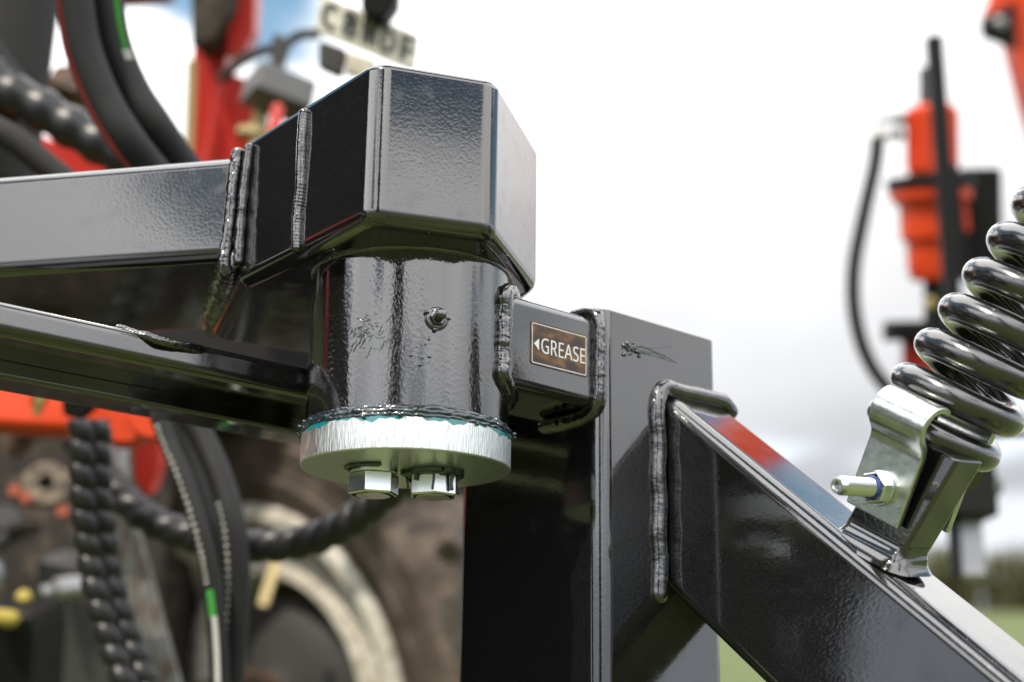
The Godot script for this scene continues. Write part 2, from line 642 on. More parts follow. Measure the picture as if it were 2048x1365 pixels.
# the black arm whose box sits on the pivot
func swing_arm() -> void:
	var o := thing("swing_arm", "black painted steel arm ending in a many-sided box on top of the pivot cylinder", "machine arm", Vector3(0, 0.888, 0))
	var plan := [Vector2(-.1236, -.0201), Vector2(-.0200, .1130), Vector2(.0566, .0863), Vector2(.0868, -.030), Vector2(.030, -.200), Vector2(-.070, -.215), Vector2(-.170, -.165)]
	var b := MB.new()
	b.extrude(MB.rpoly(plan, [.0112, .017, .018, .020, .012, .012, .0112], 8), Transform3D(PLAN, Vector3.ZERO), 0.8838, 0.9950, 0.0105, 0.006, 6)
	part(o, "pivot_box", b, M.paint)
	# the square tube that leaves to the side
	var L := Vector3(-.168, 0, -.040).normalized()
	var front := Vector3(-.136, 0, -.0205)
	var inward := Vector3(.2316, 0, -.9728)
	b = MB.new()
	b.extrude(MB.rpoly([Vector2(-.085, -.0395), Vector2(.085, -.0395), Vector2(.085, .0395), Vector2(-.085, .0395)], .0095, 6), facing(front + inward * .085 + Vector3(0, .9440, 0), L), -0.022, 0.75)
	part(o, "arm_tube", b, M.paint)
	# weld seams: one down the side of the box, two beads at the tube's end, one along its underside
	var s := Vector3(-.0737, 0, .0450)
	b = MB.new()
	b.weld(PackedVector3Array([s + Vector3(0, .990, 0), s + Vector3(-.0004, .965, .0005), s + Vector3(.0003, .935, 0), s + Vector3(-.001, .910, -.001), s + Vector3(0, .8875, 0)]), .0040, 3, .16, .3)
	part(o, "weld_seam", b, M.paint_weld)
	var t := Vector3(-.1335, 0, -.0195)
	b = MB.new()
	b.weld(PackedVector3Array([t + Vector3(.004, .988, 0), t + Vector3(.002, .962, .0012), t + Vector3(.0012, .930, 0.001), t + Vector3(-.0005, .900, 0.001), t + Vector3(.002, .893, -.001)]), .0048, 4, .05, .5)
	part(o, "weld_seam", b, M.paint_weld)
	b = MB.new()
	b.weld(PackedVector3Array([t + Vector3(.013, .989, .0065), t + Vector3(.011, .962, .0055), t + Vector3(.010, .930, .0050), t + Vector3(.010, .898, .0045)]), .0034, 5, .05, .45)
	part(o, "weld_seam", b, M.paint_weld)
	b = MB.new()
	b.weld(PackedVector3Array([t + Vector3(.004, .9040, .002), t + Vector3(-.002, .9005, -.022), t + Vector3(-.016, .9000, -.072), t + Vector3(-.030, .9000, -.120), t + Vector3(-.040, .9010, -.170)]), .0085, 6, .06, .4)
	part(o, "weld_seam", b, M.paint_weld)
	# bead between the box and the cylinder under it
	b = MB.new()
	var ring := PackedVector3Array()
	for k in 41:
		var a := TAU * k / 40.0 + 2.4
		ring.append(Vector3(cos(a) * .0668, .8840, sin(a) * .0668))
	b.weld(ring, .0026, 7, .22, .35)
	part(o, "weld_seam", b, M.paint_weld)

func pivot_frame() -> void:
	var o := thing("pivot_frame", "black painted pivot cylinder with short beam, square post and sloping brace welded into one frame", "machine frame", Vector3(0, 0.75, 0))
	var b := MB.new()
	b.lathe([Vector2(.030, .7775), Vector2(.0667, .7775), Vector2(.0674, .7780), Vector2(.0680, .7790), Vector2(.0680, .8838), Vector2(.030, .8838)], Transform3D(), 96)
	part(o, "pivot_cylinder", b, M.paint_cast)

	# end cap with its two bolts
	b = MB.new()
	b.lathe([Vector2(.0, .7712), Vector2(.0690, .7712), Vector2(.0697, .7709), Vector2(.0701, .7703), Vector2(.0701, .7512), Vector2(.0698, .7504), Vector2(.0692, .7500)], Transform3D(), 96)
	var cap := part(o, "end_cap", b, M.turned, "bright zinc end cap with a turned rim")
	b = MB.new()
	b.cap(_circle(Vector3(0, .75, 0), .0692, 96), Vector3.DOWN)
	part(cap, "cap_face", b, M.cap_face)
	var rng := RandomNumberGenerator.new()
	rng.seed = 8
	for k in 2:
		var at: Vector3 = [Vector3(-0.0204, 0.7500, 0.0072), Vector3(0.0184, 0.7500, -0.0057)][k]
		var turn := Basis(Vector3.UP, [0.30, 0.62][k])
		b = MB.new()
		var T := Transform3D(turn * Basis(Vector3(1, 0, 0), Vector3(0, 0, 1), Vector3(0, -1, 0)), at)
		if k == 0:
			b.extrude(MB.ring2(.0158, 40), T, 0.0, .0045, 0.0, .0008)
		else:
			b.extrude(MB.ring2(.0150, 40), T, 0.0, .0030, 0.0, .0008)
		b.extrude(MB.hexa(.0295, .0008), T, [.0047, .0032][k], [.0187, .0170][k], .0006, .0016, 3)
		b.extrude(MB.ring2(.0115, 32), T, [.0185, .0168][k], [.0192, .0174][k], 0.0, .0004)
		part(cap, "bolt", b, M.bright, ["", "bolt head smeared with dark green grease"][k])
		# grease round the bolts
		b = MB.new()
		var gr := PackedVector3Array()
		var span := 29 if k == 1 else 17
		for q in span:
			var a := TAU * q / 28.0 + 1.2
			gr.append(at + Vector3(cos(a), 0, sin(a)) * (.0178 + rng.randf_range(-.0012, .0016)) + Vector3(0, -.001, 0))
		b.weld(gr, .0010 if k == 0 else .0030, 20 + k, .2, .6, 8)
		if k == 1:
			for q in 9:
				var a := TAU * q / 9.0 + 0.2 + rng.randf_range(-.2, .2)
				var r := Vector3(cos(a), 0, sin(a))
				var drop := rng.randf_range(.004, .013)
				b.weld(PackedVector3Array([at + r * .0185 + Vector3(0, -.002, 0), at + r * .0172 + Vector3(0, -.002 - drop * .5, 0), at + r * .0168 + Vector3(rng.randf_range(-.003, .003), -.002 - drop, 0)]), rng.randf_range(.0007, .0016), 30 + q, .1, .5, 7)
		part(cap, "grease", b, M.grease, "", true)
	# squeezed-out grease between cylinder and cap
	b = MB.new()
	for layer in 3:
		var g := PackedVector3Array()
		for q in 121:
			var a := TAU * q / 120.0 + 0.5
			g.append(Vector3(cos(a), 0, sin(a)) * ([.0672, .0690, .0683][layer] + rng.randf_range(-.0004, .0006)) + Vector3(0, [.7770, .7722, .7748][layer] + rng.randf_range(-.0005, .0005), 0))
		b.weld(g, [.0021, .0016, .0022][layer], 60 + layer, .15, .85, 10, .004)
	for q in 90:
		var a := rng.randf() * TAU
		if q < 50:
			a = [PI + 0.15, -0.25][q % 2] + rng.randfn(0, .22)
		var c := Vector3(cos(a), 0, sin(a)) * rng.randf_range(.0690, .0725) + Vector3(0, rng.randf_range(.7690, .7785), 0)
		var r := rng.randf_range(.0006, .0020)
		_blob(b, c, r, rng)
	part(o, "grease", b, M.grease, "dark teal grease squeezed out between cylinder and end cap", true)
	b = MB.new()
	var film_p := []
	for k in 2:
		var row := PackedVector3Array()
		for q in 240:
			var a := TAU * q / 240.0
			var low := .7695 + .0012 * sin(a * 9.0 + 1.0) + .0009 * sin(a * 23.0) + .0006 * sin(a * 51.0)
			var r := .07018
			row.append(Vector3(cos(a) * r, .7712 if k == 0 else low, sin(a) * r))
		film_p.append(row)
	b.soft(film_p, true, false)
	part(o, "grease_film", b, M.grease_thin)

	# grease nipple
	var nip := Vector3(.0212, .8362, .0647)
	var out := Vector3(nip.x, 0, nip.z).normalized()
	b = MB.new()
	b.lathe([Vector2(0, -.002), Vector2(.0082, -.002), Vector2(.0078, .0012), Vector2(.006, .0022), Vector2(0, .0022)], along(nip, out), 24)
	b.extrude(MB.hexa(.0098, .0005), facing(nip, out), 0.0016, 0.0062, 0, .0008)
	b.lathe([Vector2(0, .006), Vector2(.0034, .006), Vector2(.0031, .0082), Vector2(.0024, .0092), Vector2(.0030, .0102), Vector2(.0036, .0116), Vector2(.0034, .0130), Vector2(.0024, .0140), Vector2(0, .0143)], along(nip, out), 24)
	for q in 4:
		var a := rng.randf() * TAU
		_blob(b, nip + Basis(out, a) * Vector3(0, .0078, 0) + out * rng.randf_range(.0, .003), rng.randf_range(.0008, .0018), rng)
	part(o, "grease_nipple", b, M.paint_weld)

	# short beam from cylinder to post
	var d := Vector3(.7431, 0, -.6691)
	var side := Vector3(.6691, 0, .7431)
	var beam_at := side * .0250 + Vector3(0, .8370, 0)
	b = MB.new()
	b.extrude(MB.rpoly([Vector2(-.0340, -.0328), Vector2(.0340, -.0328), Vector2(.0340, .0328), Vector2(-.0340, .0328)], .0072, 6), facing(beam_at, d), 0.015, 0.1240)
	part(o, "beam", b, M.paint)
	# square post standing on edge
	var corner := Vector2(.1327, -.0358)
	var u := Vector2(.7431, -.6691)
	var w := Vector2(-.6691, -.7431)
	b = MB.new()
	b.extrude(MB.rpoly([corner, corner + u * .1288, corner + u * .1288 + w * .1544, corner + w * .1544], .0115, 6), Transform3D(PLAN, Vector3.ZERO), 0.20, 0.8773, .001, .0012, 2)
	part(o, "post", b, M.paint)
	b = MB.new()
	b.extrude(MB.rpoly([corner + u * .1296 + w * .02, corner + u * .147 + w * .02, corner + u * .147 + w * .13, corner + u * .1296 + w * .13], .004, 4), Transform3D(PLAN, Vector3.ZERO), 0.20, 0.700, .001, .0012, 2)
	part(o, "side_plate", b, M.paint)

	# sloping brace
	var D := Vector3(.52001, -.62932, .57753)
	var N := Vector3(.42110, .77715, .46768)
	var S := Vector3(.74314, 0, -.66913)
	var Q := Vector3(.18420, .82250, -.07630)
	b = MB.new()
	b.extrude(MB.rpoly([Vector2(0, 0), Vector2(.0722, 0), Vector2(.0722, -.113), Vector2(0, -.113)], .0110, 6), Transform3D(Basis(S, N, D), Q), -.06, 0.85)
	part(o, "brace", b, M.paint)

	# welds: cylinder to beam
	b = MB.new()
	var pts := PackedVector3Array()
	for q in 5:
		var a := deg_to_rad(134.0 - q * 13.0)
		pts.append(Vector3(sin(a) * .0684, .8018, cos(a) * .0684))
	for q in 8:
		pts.append(Vector3(.0636, .8080 + q * .0082, .0258) + side * (.0005 * sin(q * 2.2)))
	for q in 5:
		var a := deg_to_rad(80.0 + q * 13.0)
		pts.append(Vector3(sin(a) * .0684, .8712, cos(a) * .0684))
	b.weld(pts, .0066, 70, .04, .26, 20, .0050)
	part(o, "weld_seam", b, M.paint_weld)
	# beam to post, all round
	b = MB.new()
	var e := d * .1226
	pts = PackedVector3Array()
	for k in [[.0, .8735], [.042, .8743], [.0565, .8720], [.0600, .863], [.0604, .845], [.0600, .825], [.0594, .812], [.0550, .8030], [.040, .7985], [.0, .7985]]:
		pts.append(e + side * k[0] + Vector3(0, k[1], 0))
	b.weld(pts, .0058, 73, .04, .24, 20, .0060)
	part(o, "weld_seam", b, M.paint_weld)
	# brace to post
	b = MB.new()
	pts = PackedVector3Array([Vector3(0.1751, 0.6719, -0.0740)])
	for q in 12:
		pts.append(Vector3(.1786, .6900 + q * .0114, -.0772) - d * .0038 + d * .0008 * sin(q * 1.7))
	pts.append_array([Vector3(0.1807, 0.8287, -0.0787), Vector3(0.1954, 0.8293, -0.0924), Vector3(0.2147, 0.8303, -0.1102), Vector3(0.2306, 0.8297, -0.1242), Vector3(0.2398, 0.8195, -0.1321)])
	b.weld(pts, .0064, 74, .0, .16, 20, .008)
	part(o, "weld_seam", b, M.paint_weld)

	label_plate(o, side)
	smears(o, side, d)

	# stub that carries the spring: a flat bar in a flared weld
	var W0 := Vector3(0.3206, 0.7740, 0.0686)
	var fr := clamp_frame()
	var wdir := fr.x
	var ndir := fr.z
	var c0 := W0 - ndir * .0225 + wdir * .015
	var len := (c0 - Q).dot(N)
	b = MB.new()
	b.extrude(MB.rpoly([Vector2(-.024, -.0145), Vector2(.024, -.0145), Vector2(.024, .0145), Vector2(-.024, .0145)], .0025, 3), Transform3D(Basis(wdir, ndir, N), c0), -len - .004, -.012, 0, .002)
	part(o, "spring_stub", b, M.paint)
	b = MB.new()
	var foot := c0 - N * len
	var nz := FastNoiseLite.new()
	nz.seed = 77
	nz.frequency = 60.0
	var P := []
	for k in 13:
		var t := k / 12.0
		var flare := .0095 * pow(1.0 - t, 2.2)
		var ring := PackedVector3Array()
		for q in MB.rpoly([Vector2(-.024, -.0145), Vector2(.024, -.0145), Vector2(.024, .0145), Vector2(-.024, .0145)], .005, 6):
			var p2: Vector2 = q[0] + q[1] * (flare + .0004)
			var p := foot + wdir * p2.x + ndir * p2.y + N * (t * .0165 - .0015)
			var bump := .0016 * nz.get_noise_3dv(p) * 2.0 * (1.0 - absf(2.0 * t - 1.0))
			ring.append(p + (wdir * q[1].x + ndir * q[1].y) * bump)
		P.append(ring)
	b.soft(P, true, false)
	part(o, "weld_fillet", b, M.paint_weld)

func clamp_frame() -> Basis:
	var n := Vector3(-0.7513, -0.0920, 0.6497).normalized()
	var w := Vector3(0.5966, -0.5114, 0.6175)
	w = (w - n * w.dot(n)).normalized()
	return Basis(w, n.cross(w).normalized(), n)

func _circle(c: Vector3, r: float, k: int) -> PackedVector3Array:
	var o := PackedVector3Array()
	for i in k:
		o.append(c + Vector3(cos(TAU * i / k), 0, sin(TAU * i / k)) * r)
	return o

func _blob(b: MB, c: Vector3, r: float, rng: RandomNumberGenerator) -> void:
	var P := []
	var N := []
	var sx := rng.randf_range(.8, 1.5)
	for i in 7:
		var a := PI * i / 6.0
		var rp := PackedVector3Array()
		var rn := PackedVector3Array()
		for j in 10:
			var t := TAU * j / 10.0
			var nn := Vector3(sin(a) * cos(t), cos(a), sin(a) * sin(t))
			rp.append(c + nn * r * Vector3(sx, .9, sx))
			rn.append(nn)
		P.append(rp)
		N.append(rn)
	b.grid(P, N, true)

# flat sticker with rim, arrow and the word
func label_plate(o: Node3D, side: Vector3) -> void:
	var x := Vector3(.7431, 0, -.6691)
	var y := Vector3(0, 1, 0)
	var mid := Vector3(0.1024, 0.8387, -0.0128)
	mid = mid + side * (.0591 - mid.dot(side))
	var T := Transform3D(Basis(x, y, side), mid)
	# the sticker sits a little askew
	T.basis = T.basis * Basis(Vector3(0, 0, 1), 0.0)
	var h := Vector2(.0273, .0154)
	var outer := MB.rpoly([Vector2(-h.x, -h.y), Vector2(h.x, -h.y), Vector2(h.x, h.y), Vector2(-h.x, h.y)], .0026, 5)
	var b := MB.new()
	b.extrude(outer, T, -.0004, .00035, 0, .0001, 1)
	var plate := part(o, "label_plate", b, M.bronze, "small bronze GREASE label with white rim and arrow")
	b = MB.new()
	var a := []
	var c := []
	var na := []
	for q in outer:
		var p: Vector2 = q[0] - q[1] * .0012
		var p2: Vector2 = q[0] - q[1] * .0018
		a.append(T * Vector3(p.x, p.y, .00045))
		c.append(T * Vector3(p2.x, p2.y, .00045))
		na.append(side)
	b.grid([a, c], [na, na], true)
	part(plate, "rim_line", b, M.ink_white)
	b = MB.new()
	var f := b.add(T * Vector3(-.0242, -.0004, .00045), side)
	b.add(T * Vector3(-.0194, .0038, .00045), side)
	b.add(T * Vector3(-.0194, -.0046, .00045), side)
	b.tri(f, f + 1, f + 2)
	part(plate, "arrow", b, M.ink_white)
	var font := SystemFont.new()
	font.font_names = PackedStringArray(["Droid Sans"])
	font.font_weight = 500
	var tm := TextMesh.new()
	tm.text = "GREASE"
	tm.font = font
	tm.font_size = 64
	tm.pixel_size = .0002
	tm.depth = .0002
	var box := tm.get_aabb()
	var node := MeshInstance3D.new()
	node.name = "lettering"
	node.mesh = tm
	node.material_override = M.ink_white
	var sc := Vector3(0.0420 / box.size.x, .0108 / box.size.y, 1.0)
	var ctr := box.get_center()
	var Tt := T * Transform3D(Basis.from_scale(sc), Vector3(.0037 - ctr.x * sc.x, -.0004 - ctr.y * sc.y, .00045))
	node.transform = Tt
	plate.add_child(node, true)

# dried smears of grease on the paint
func smears(o: Node3D, side: Vector3, d: Vector3) -> void:
	var rng := RandomNumberGenerator.new()
	rng.seed = 12
	var b := MB.new()
	var on := Vector3(0.1549, 0.8518, -0.0559)
	on += side * (.0623 - on.dot(side))
	for q in 26:
		_blob(b, on + d * rng.randf_range(-.008, .010) + Vector3(0, rng.randfn(0, .0022) , 0) + side * .0002, rng.randf_range(.0006, .0016), rng)
	for q in 9:
		var s := on + d * rng.randf_range(.0, .010) + Vector3(0, rng.randf_range(-.002, .004), 0)
		var run := rng.randf_range(.012, .045)
		var rise := rng.randf_range(-.006, .010)
		b.weld(PackedVector3Array([s, s + d * run * .5 + Vector3(0, rise * .4 + rng.randfn(0, .001), 0), s + d * run + Vector3(0, rise, 0)]), rng.randf_range(.00012, .00032), 90 + q, .1, .5, 6)
	part(o, "grease_smear", b, M.grease, "", true)
	b = MB.new()
	for q in 60:
		var a := rng.randf_range(1.62, 2.10)
		var hy := .8260 + rng.randfn(0, .0065)
		var p := PackedVector3Array()
		var da := rng.randf_range(.02, .10)
		var dy := rng.randf_range(-.008, .004)
		for k in 4:
			var aa := a + da * k / 3.0
			p.append(Vector3(cos(aa), 0, sin(aa)) * .0681 + Vector3(0, hy + dy * k / 3.0 + rng.randfn(0, .0008), 0))
		b.weld(p, rng.randf_range(.00012, .00036), 140 + q, .1, .5, 6)
	for q in 14:
		var a := 1.40 + rng.randfn(0, .05)
		_blob(b, Vector3(cos(a), 0, sin(a)) * .0680 + Vector3(0, rng.randf_range(.803, .824), 0), rng.randf_range(.0004, .0012), rng)
	part(o, "grease_smear", b, M.grease, "", true)

func cross_beam() -> void:
	var o := thing("cross_beam", "long black frame beam passing under the arm and behind the pivot cylinder", "frame beam", Vector3(-0.1761, 0.8172, -0.0017))
	var at := Vector3(-0.1716, 0.8365, 0.0246)
	var d := Vector3(.788, -0.02, -.616).normalized()
	var T := facing(at, d)
	var back := -signf(T.basis.x.dot(Vector3(0.6, 0, 0.8)))
	var b := MB.new()
	b.extrude(MB.rpoly([Vector2(0, 0), Vector2(back * .150, 0), Vector2(back * .150, -.022), Vector2(0, -.022)], .007, 6), T, -.55, .45)
	part(o, "flat_tube", b, M.paint)
	b = MB.new()
	b.weld(PackedVector3Array([Vector3(-0.1950, 0.8388, 0.0253), Vector3(-0.1615, 0.8302, 0.0229), Vector3(-0.1325, 0.8322, -0.0182), Vector3(-0.1057, 0.8325, -0.0701), Vector3(-0.0756, 0.8339, -0.1217)]), .0032, 81, .08, .6)
	part(o, "weld_seam", b, M.paint_weld)
	# rib welded along the underside
	b = MB.new()
	b.extrude(MB.rpoly([Vector2(back * .060, -.034), Vector2(back * .074, -.034), Vector2(back * .074, -.020), Vector2(back * .060, -.020)], .003, 4), T, -.55, .45)
	part(o, "rib", b, M.paint)

# ---------------------------------------------------------------- spring
func spring_and_clamp() -> void:
	var R := Basis(Vector3(0.9999, 0.0134, 0.0038), Vector3(-0.0140, 0.9616, 0.2739), Vector3(-0.0000, -0.2740, 0.9617))
	var A := (R * Vector3(.54, .84, .153)).normalized()
	var C0 := Vector3(0.3564, 0.7894, 0.0359)
	var view := (Vector3(Vector3(0.0698, 0.5599, 0.9856)) - C0).normalized()
	var e2 := (view - A * view.dot(A)).normalized()
	var e1 := A.cross(e2).normalized()
	if e1.dot(R.x) < 0.0:
		e1 = -e1
	var rad := .0347
	var pitch := .0272
	var helix := func(u: float) -> Vector3:
		var th := PI - TAU * u
		var z := u * pitch if u > -1.0 else -pitch + (u + 1.0) * pitch * 0.45
		return C0 + (e1 * cos(th) + e2 * sin(th)) * rad + A * z
	var o := thing("coil_spring", "thick black painted coil spring leaning away over the brace", "spring", helix.call(-1.0))
	var pts := PackedVector3Array()
	for k in 700:
		pts.append(helix.call(-1.45 + k * 8.0 / 699.0))
	var b := MB.new()
	b.tube(pts, .0100, 20)
	part(o, "coil", b, M.spring)

	var W0 := Vector3(0.3206, 0.7740, 0.0686)
	var F := clamp_frame()
	var n := F.z
	var a := F.y
	var w := F.x
	var c := thing("spring_clamp", "zinc plated saddle clamp with threaded stud holding the end of the coil spring", "clamp", W0 - a * .065)
	var flat_n := 0.0
	for half in 2:
		var sgn := 1.0 if half == 0 else -1.0
		var org := W0 if half == 0 else W0 - n * .044 + w * .004
		var mid := []
		# from the lip over the wire down to the flat
		for k in 15:
			var an := deg_to_rad(lerpf(118.0, -54.0, k / 14.0))
			mid.append(Vector2(cos(an), sin(an)) * .0132)
		var last: Vector2 = mid[-1]
		var tang := Vector2(sin(deg_to_rad(-54.0)), -cos(deg_to_rad(-54.0)))
		for k in 8:
			var t := deg_to_rad(-54.0 + 54.0 * (k + 1) / 8.0)
			last += Vector2(sin(t), -cos(t)) * .0016
			mid.append(last)
		for k in 6:
			mid.append(last + Vector2(.0, -.0072 * (k + 1)))
		flat_n = last.x
		var prof := []
		var th := .0024
		var nrm := []
		for k in mid.size():
			var tt: Vector2 = (mid[mini(k + 1, mid.size() - 1)] - mid[maxi(k - 1, 0)]).normalized()
			nrm.append(Vector2(-tt.y, tt.x))
		for k in mid.size():
			prof.append([mid[k] + nrm[k] * th, nrm[k]])
		var end: Vector2 = (mid[-1] - mid[-2]).normalized()
		prof.append([mid[-1] + end * .001 + nrm[-1] * th * .5, (end + nrm[-1]).normalized()])
		prof.append([mid[-1] + end * .001 - nrm[-1] * th * .5, (end - nrm[-1]).normalized()])
		for k in mid.size():
			var q := mid.size() - 1 - k
			prof.append([mid[q] - nrm[q] * th, -nrm[q]])
		var start: Vector2 = (mid[0] - mid[1]).normalized()
		prof.append([mid[0] + start * .001 - nrm[0] * th * .5, (start - nrm[0]).normalized()])
		prof.append([mid[0] + start * .001 + nrm[0] * th * .5, (start + nrm[0]).normalized()])
		b = MB.new()
		b.extrude(prof, Transform3D(Basis(n * sgn, a, w), org), -.0210, .0210, .0012, .0012, 3)
		part(c, "saddle_plate", b, M.zinc)
	var flat := n * flat_n
	var at := W0 - a * .0475 + flat + n * .0026
	b = MB.new()
	b.lathe([Vector2(.0045, 0), Vector2(.0108, 0), Vector2(.0112, .0004), Vector2(.0112, .0018), Vector2(.0108, .0022), Vector2(.0045, .0022)], along(at, n), 36)
	part(c, "washer", b, M.bright)
	b = MB.new()
	b.extrude(MB.hexa(.0190, .0006), facing(at, n), .0022, .0090, .0008, .0014, 3)
	var nut := part(c, "nut", b, M.bright)
	b = MB.new()
	b.lathe([Vector2(.0058, .0088), Vector2(.0074, .0088), Vector2(.0076, .0100), Vector2(.0068, .0112), Vector2(.0058, .0112)], along(at, n), 32)
	part(nut, "locking_ring", b, mat(lin(.03, .05, .22), 0.35))
	b = MB.new()
	var thread := [Vector2(0, -.03), Vector2(.0056, -.03)]
	var y := .006
	while y < .0400:
		thread.append(Vector2(.0060, y))
		thread.append(Vector2(.0051, y + .0007))
		y += .0014
	thread.append_array([Vector2(.0060, .0406), Vector2(.0058, .0412), Vector2(.0050, .0422), Vector2(.0050, .0442), Vector2(.0045, .0450), Vector2(.0032, .0450), Vector2(.0026, .0442), Vector2(.0, .0438)])
	b.lathe(thread, along(at, n), 32)
	part(c, "stud", b, M.bright)

# ---------------------------------------------------------------- the red tractor behind
func poly_plate(b: MB, at: Array, thick: float) -> void:
	# a flat plate with the given outline (points in space, roughly planar), given thickness away from the viewer
	var c := Vector3.ZERO
	for p in at:
		c += p
	c /= at.size()
	var x: Vector3 = (at[1] - at[0]).normalized()
	var z := Vector3.ZERO
	for i in at.size():
		z += (at[i] - c).cross(at[(i + 1) % at.size()] - c)
	z = z.normalized()
	if z.dot(Vector3(Vector3(0.0698, 0.5599, 0.9856)) - c) < 0.0:
		z = -z
	var y := z.cross(x)
	var pl := []
	for p in at:
		pl.append(Vector2((p - c).dot(x), (p - c).dot(y)))
	b.extrude(MB.rpoly(pl, minf(thick * .3, .006), 3), Transform3D(Basis(x, y, z), c), -thick, 0.0, 0.001, minf(thick * .3, .004), 2)

func path(at: Array, k := 10) -> PackedVector3Array:
	return MB.smooth(PackedVector3Array(at), k)

func tractor() -> void:
	var o := thing("tractor", "red tractor seen from behind, out of focus, with number plate and dirty gear housing", "tractor", Vector3(-0.9, 0.0, -2.0))
	var b := MB.new()
	# upright of the rear frame
	poly_plate(b, [Vector3(-0.5157, 1.4831, -1.4548), Vector3(-0.4999, 1.5833, -1.4263), Vector3(-0.4918, 1.7418, -1.3811), Vector3(-0.4799, 1.8837, -1.3407), Vector3(-0.4193, 1.8845, -1.3405), Vector3(-0.4248, 1.7844, -1.3690), Vector3(-0.4359, 1.7176, -1.3880), Vector3(-0.4028, 1.7055, -1.3915), Vector3(-0.3368, 1.5772, -1.4280), Vector3(-0.3095, 1.4859, -1.4540)], .05)
	part(o, "rear_upright", b, M.red)
	b = MB.new()
	poly_plate(b, [Vector3(-0.4230, 1.7117, -1.3377), Vector3(-0.4226, 1.8589, -1.2958), Vector3(-0.3742, 1.8595, -1.2956), Vector3(-0.3762, 1.7614, -1.3236), Vector3(-0.3910, 1.7326, -1.3318)], .06)
	part(o, "upright_flange", b, M.red)
	b = MB.new()
	b.bar(Vector3(-0.4856, 1.5431, -1.3962), Vector3(-0.4830, 1.7154, -1.3470), .016, .02, .004)
	part(o, "pale_edge_strip", b, M.ochre)
	b = MB.new()
	b.bar(Vector3(-0.4565, 1.5352, -1.3984), Vector3(-0.4346, 1.6751, -1.3585), .014, .012, .004)
	part(o, "pressed_rib", b, M.red)
	b = MB.new()
	poly_plate(b, [Vector3(-0.4740, 1.8486, -1.2467), Vector3(-0.4720, 1.7076, -1.2869), Vector3(-0.4405, 1.7208, -1.2831), Vector3(-0.4062, 1.7694, -1.2693), Vector3(-0.3924, 1.8497, -1.2464)], .10)
	part(o, "mud_caked_arm", b, M.dirt)
	b = MB.new()
	poly_plate(b, [Vector3(-0.6586, 1.9325, -1.4308), Vector3(-0.6578, 1.8771, -1.4466), Vector3(-0.5589, 1.8845, -1.4445), Vector3(-0.5596, 1.9338, -1.4304)], .05)
	part(o, "roof_edge", b, mat(lin(.10, .006, .006), 0.5))
	# red panels low on the left
	b = MB.new()
	poly_plate(b, [Vector3(-0.8275, 1.5226, -1.1316), Vector3(-0.7200, 1.5093, -1.1354), Vector3(-0.6775, 1.4900, -1.1409), Vector3(-0.6197, 1.4701, -1.1466), Vector3(-0.5467, 1.4549, -1.1509), Vector3(-0.4888, 1.4313, -1.1576), Vector3(-0.4879, 1.3687, -1.1755), Vector3(-0.8252, 1.3641, -1.1768)], .04)
	part(o, "fender", b, M.red)
	for k in 5:
		b = MB.new()
		b.bar(Vector3(-0.6479, 1.4605, -1.0661) + (Vector3(0.9999, 0.0134, 0.0038) * .045 - Vector3(-0.0140, 0.9616, 0.2739) * .020) * k, Vector3(-0.6185, 1.4738, -1.0624) + (Vector3(0.9999, 0.0134, 0.0038) * .045 - Vector3(-0.0140, 0.9616, 0.2739) * .020) * k, .010, .012, .004)
		part(o, "grille_bar", b, M.casting)
	# dark canister
	b = MB.new()
	b.lathe([Vector2(0, -.22), Vector2(.075, -.22), Vector2(.080, -.21), Vector2(.080, .10), Vector2(.076, .135), Vector2(.062, .162), Vector2(.035, .175), Vector2(0, .178)], along(Vector3(-0.5981, 1.4506, -0.7362), Vector3(0.02, 1, 0)), 40)
	part(o, "canister", b, M.rubber_dull)
	b = MB.new()
	b.lathe([Vector2(0, -.03), Vector2(.030, -.03), Vector2(.034, .0), Vector2(.030, .03), Vector2(0, .03)], along(Vector3(-0.5835, 1.5026, -1.0334), Vector3(.3, .5, .8)), 24)
	part(o, "rusty_knob", b, M.rust)
	# lamp cable, connector and block
	b = MB.new()
	b.tube(path([Vector3(-0.4229, 1.6569, -1.3013), Vector3(-0.3900, 1.6854, -1.2932), Vector3(-0.3528, 1.7044, -1.2878), Vector3(-0.3320, 1.7095, -1.2864), Vector3(-0.3113, 1.7177, -1.2840), Vector3(-0.2906, 1.7309, -1.2803), Vector3(-0.2573, 1.7329, -1.2797)]), .0085, 10)
	part(o, "cable", b, M.rubber)
	b = MB.new()
	poly_plate(b, [Vector3(-0.3284, 1.7131, -1.2333), Vector3(-0.2997, 1.7009, -1.2368), Vector3(-0.3106, 1.6678, -1.2462), Vector3(-0.3134, 1.6324, -1.2563), Vector3(-0.3379, 1.6344, -1.2557), Vector3(-0.3320, 1.6754, -1.2441)], .03)
	part(o, "cable_connector", b, M.casting)
	b = MB.new()
	b.box(Vector3(-0.3101, 1.5943, -1.2152), Vector3(.098, .050, .08), .006, Basis(Vector3(0, 1, 0), 0.5) * Basis(Vector3(0, 0, 1), -0.15))
	part(o, "grey_block", b, M.grey)
	b = MB.new()
	b.lathe([Vector2(0, -.06), Vector2(.013, -.06), Vector2(.013, .03), Vector2(0, .03)], along(Vector3(-0.3417, 1.5606, -1.2456), Vector3(.05, 1, 0)), 20)
	b.lathe([Vector2(0, -.012), Vector2(.030, -.012), Vector2(.030, .0), Vector2(0, .0)], along(Vector3(-0.3479, 1.5435, -1.2505), Vector3(.15, 1, .1)), 24)
	part(o, "yellowed_bolt", b, M.ochre)
	b = MB.new()
	b.lathe([Vector2(0, -.06), Vector2(.010, -.06), Vector2(.010, .026), Vector2(.006, .032), Vector2(0, .033)], along(Vector3(-0.2975, 1.5054, -1.1365), Vector3(.08, 1, 0)), 20)
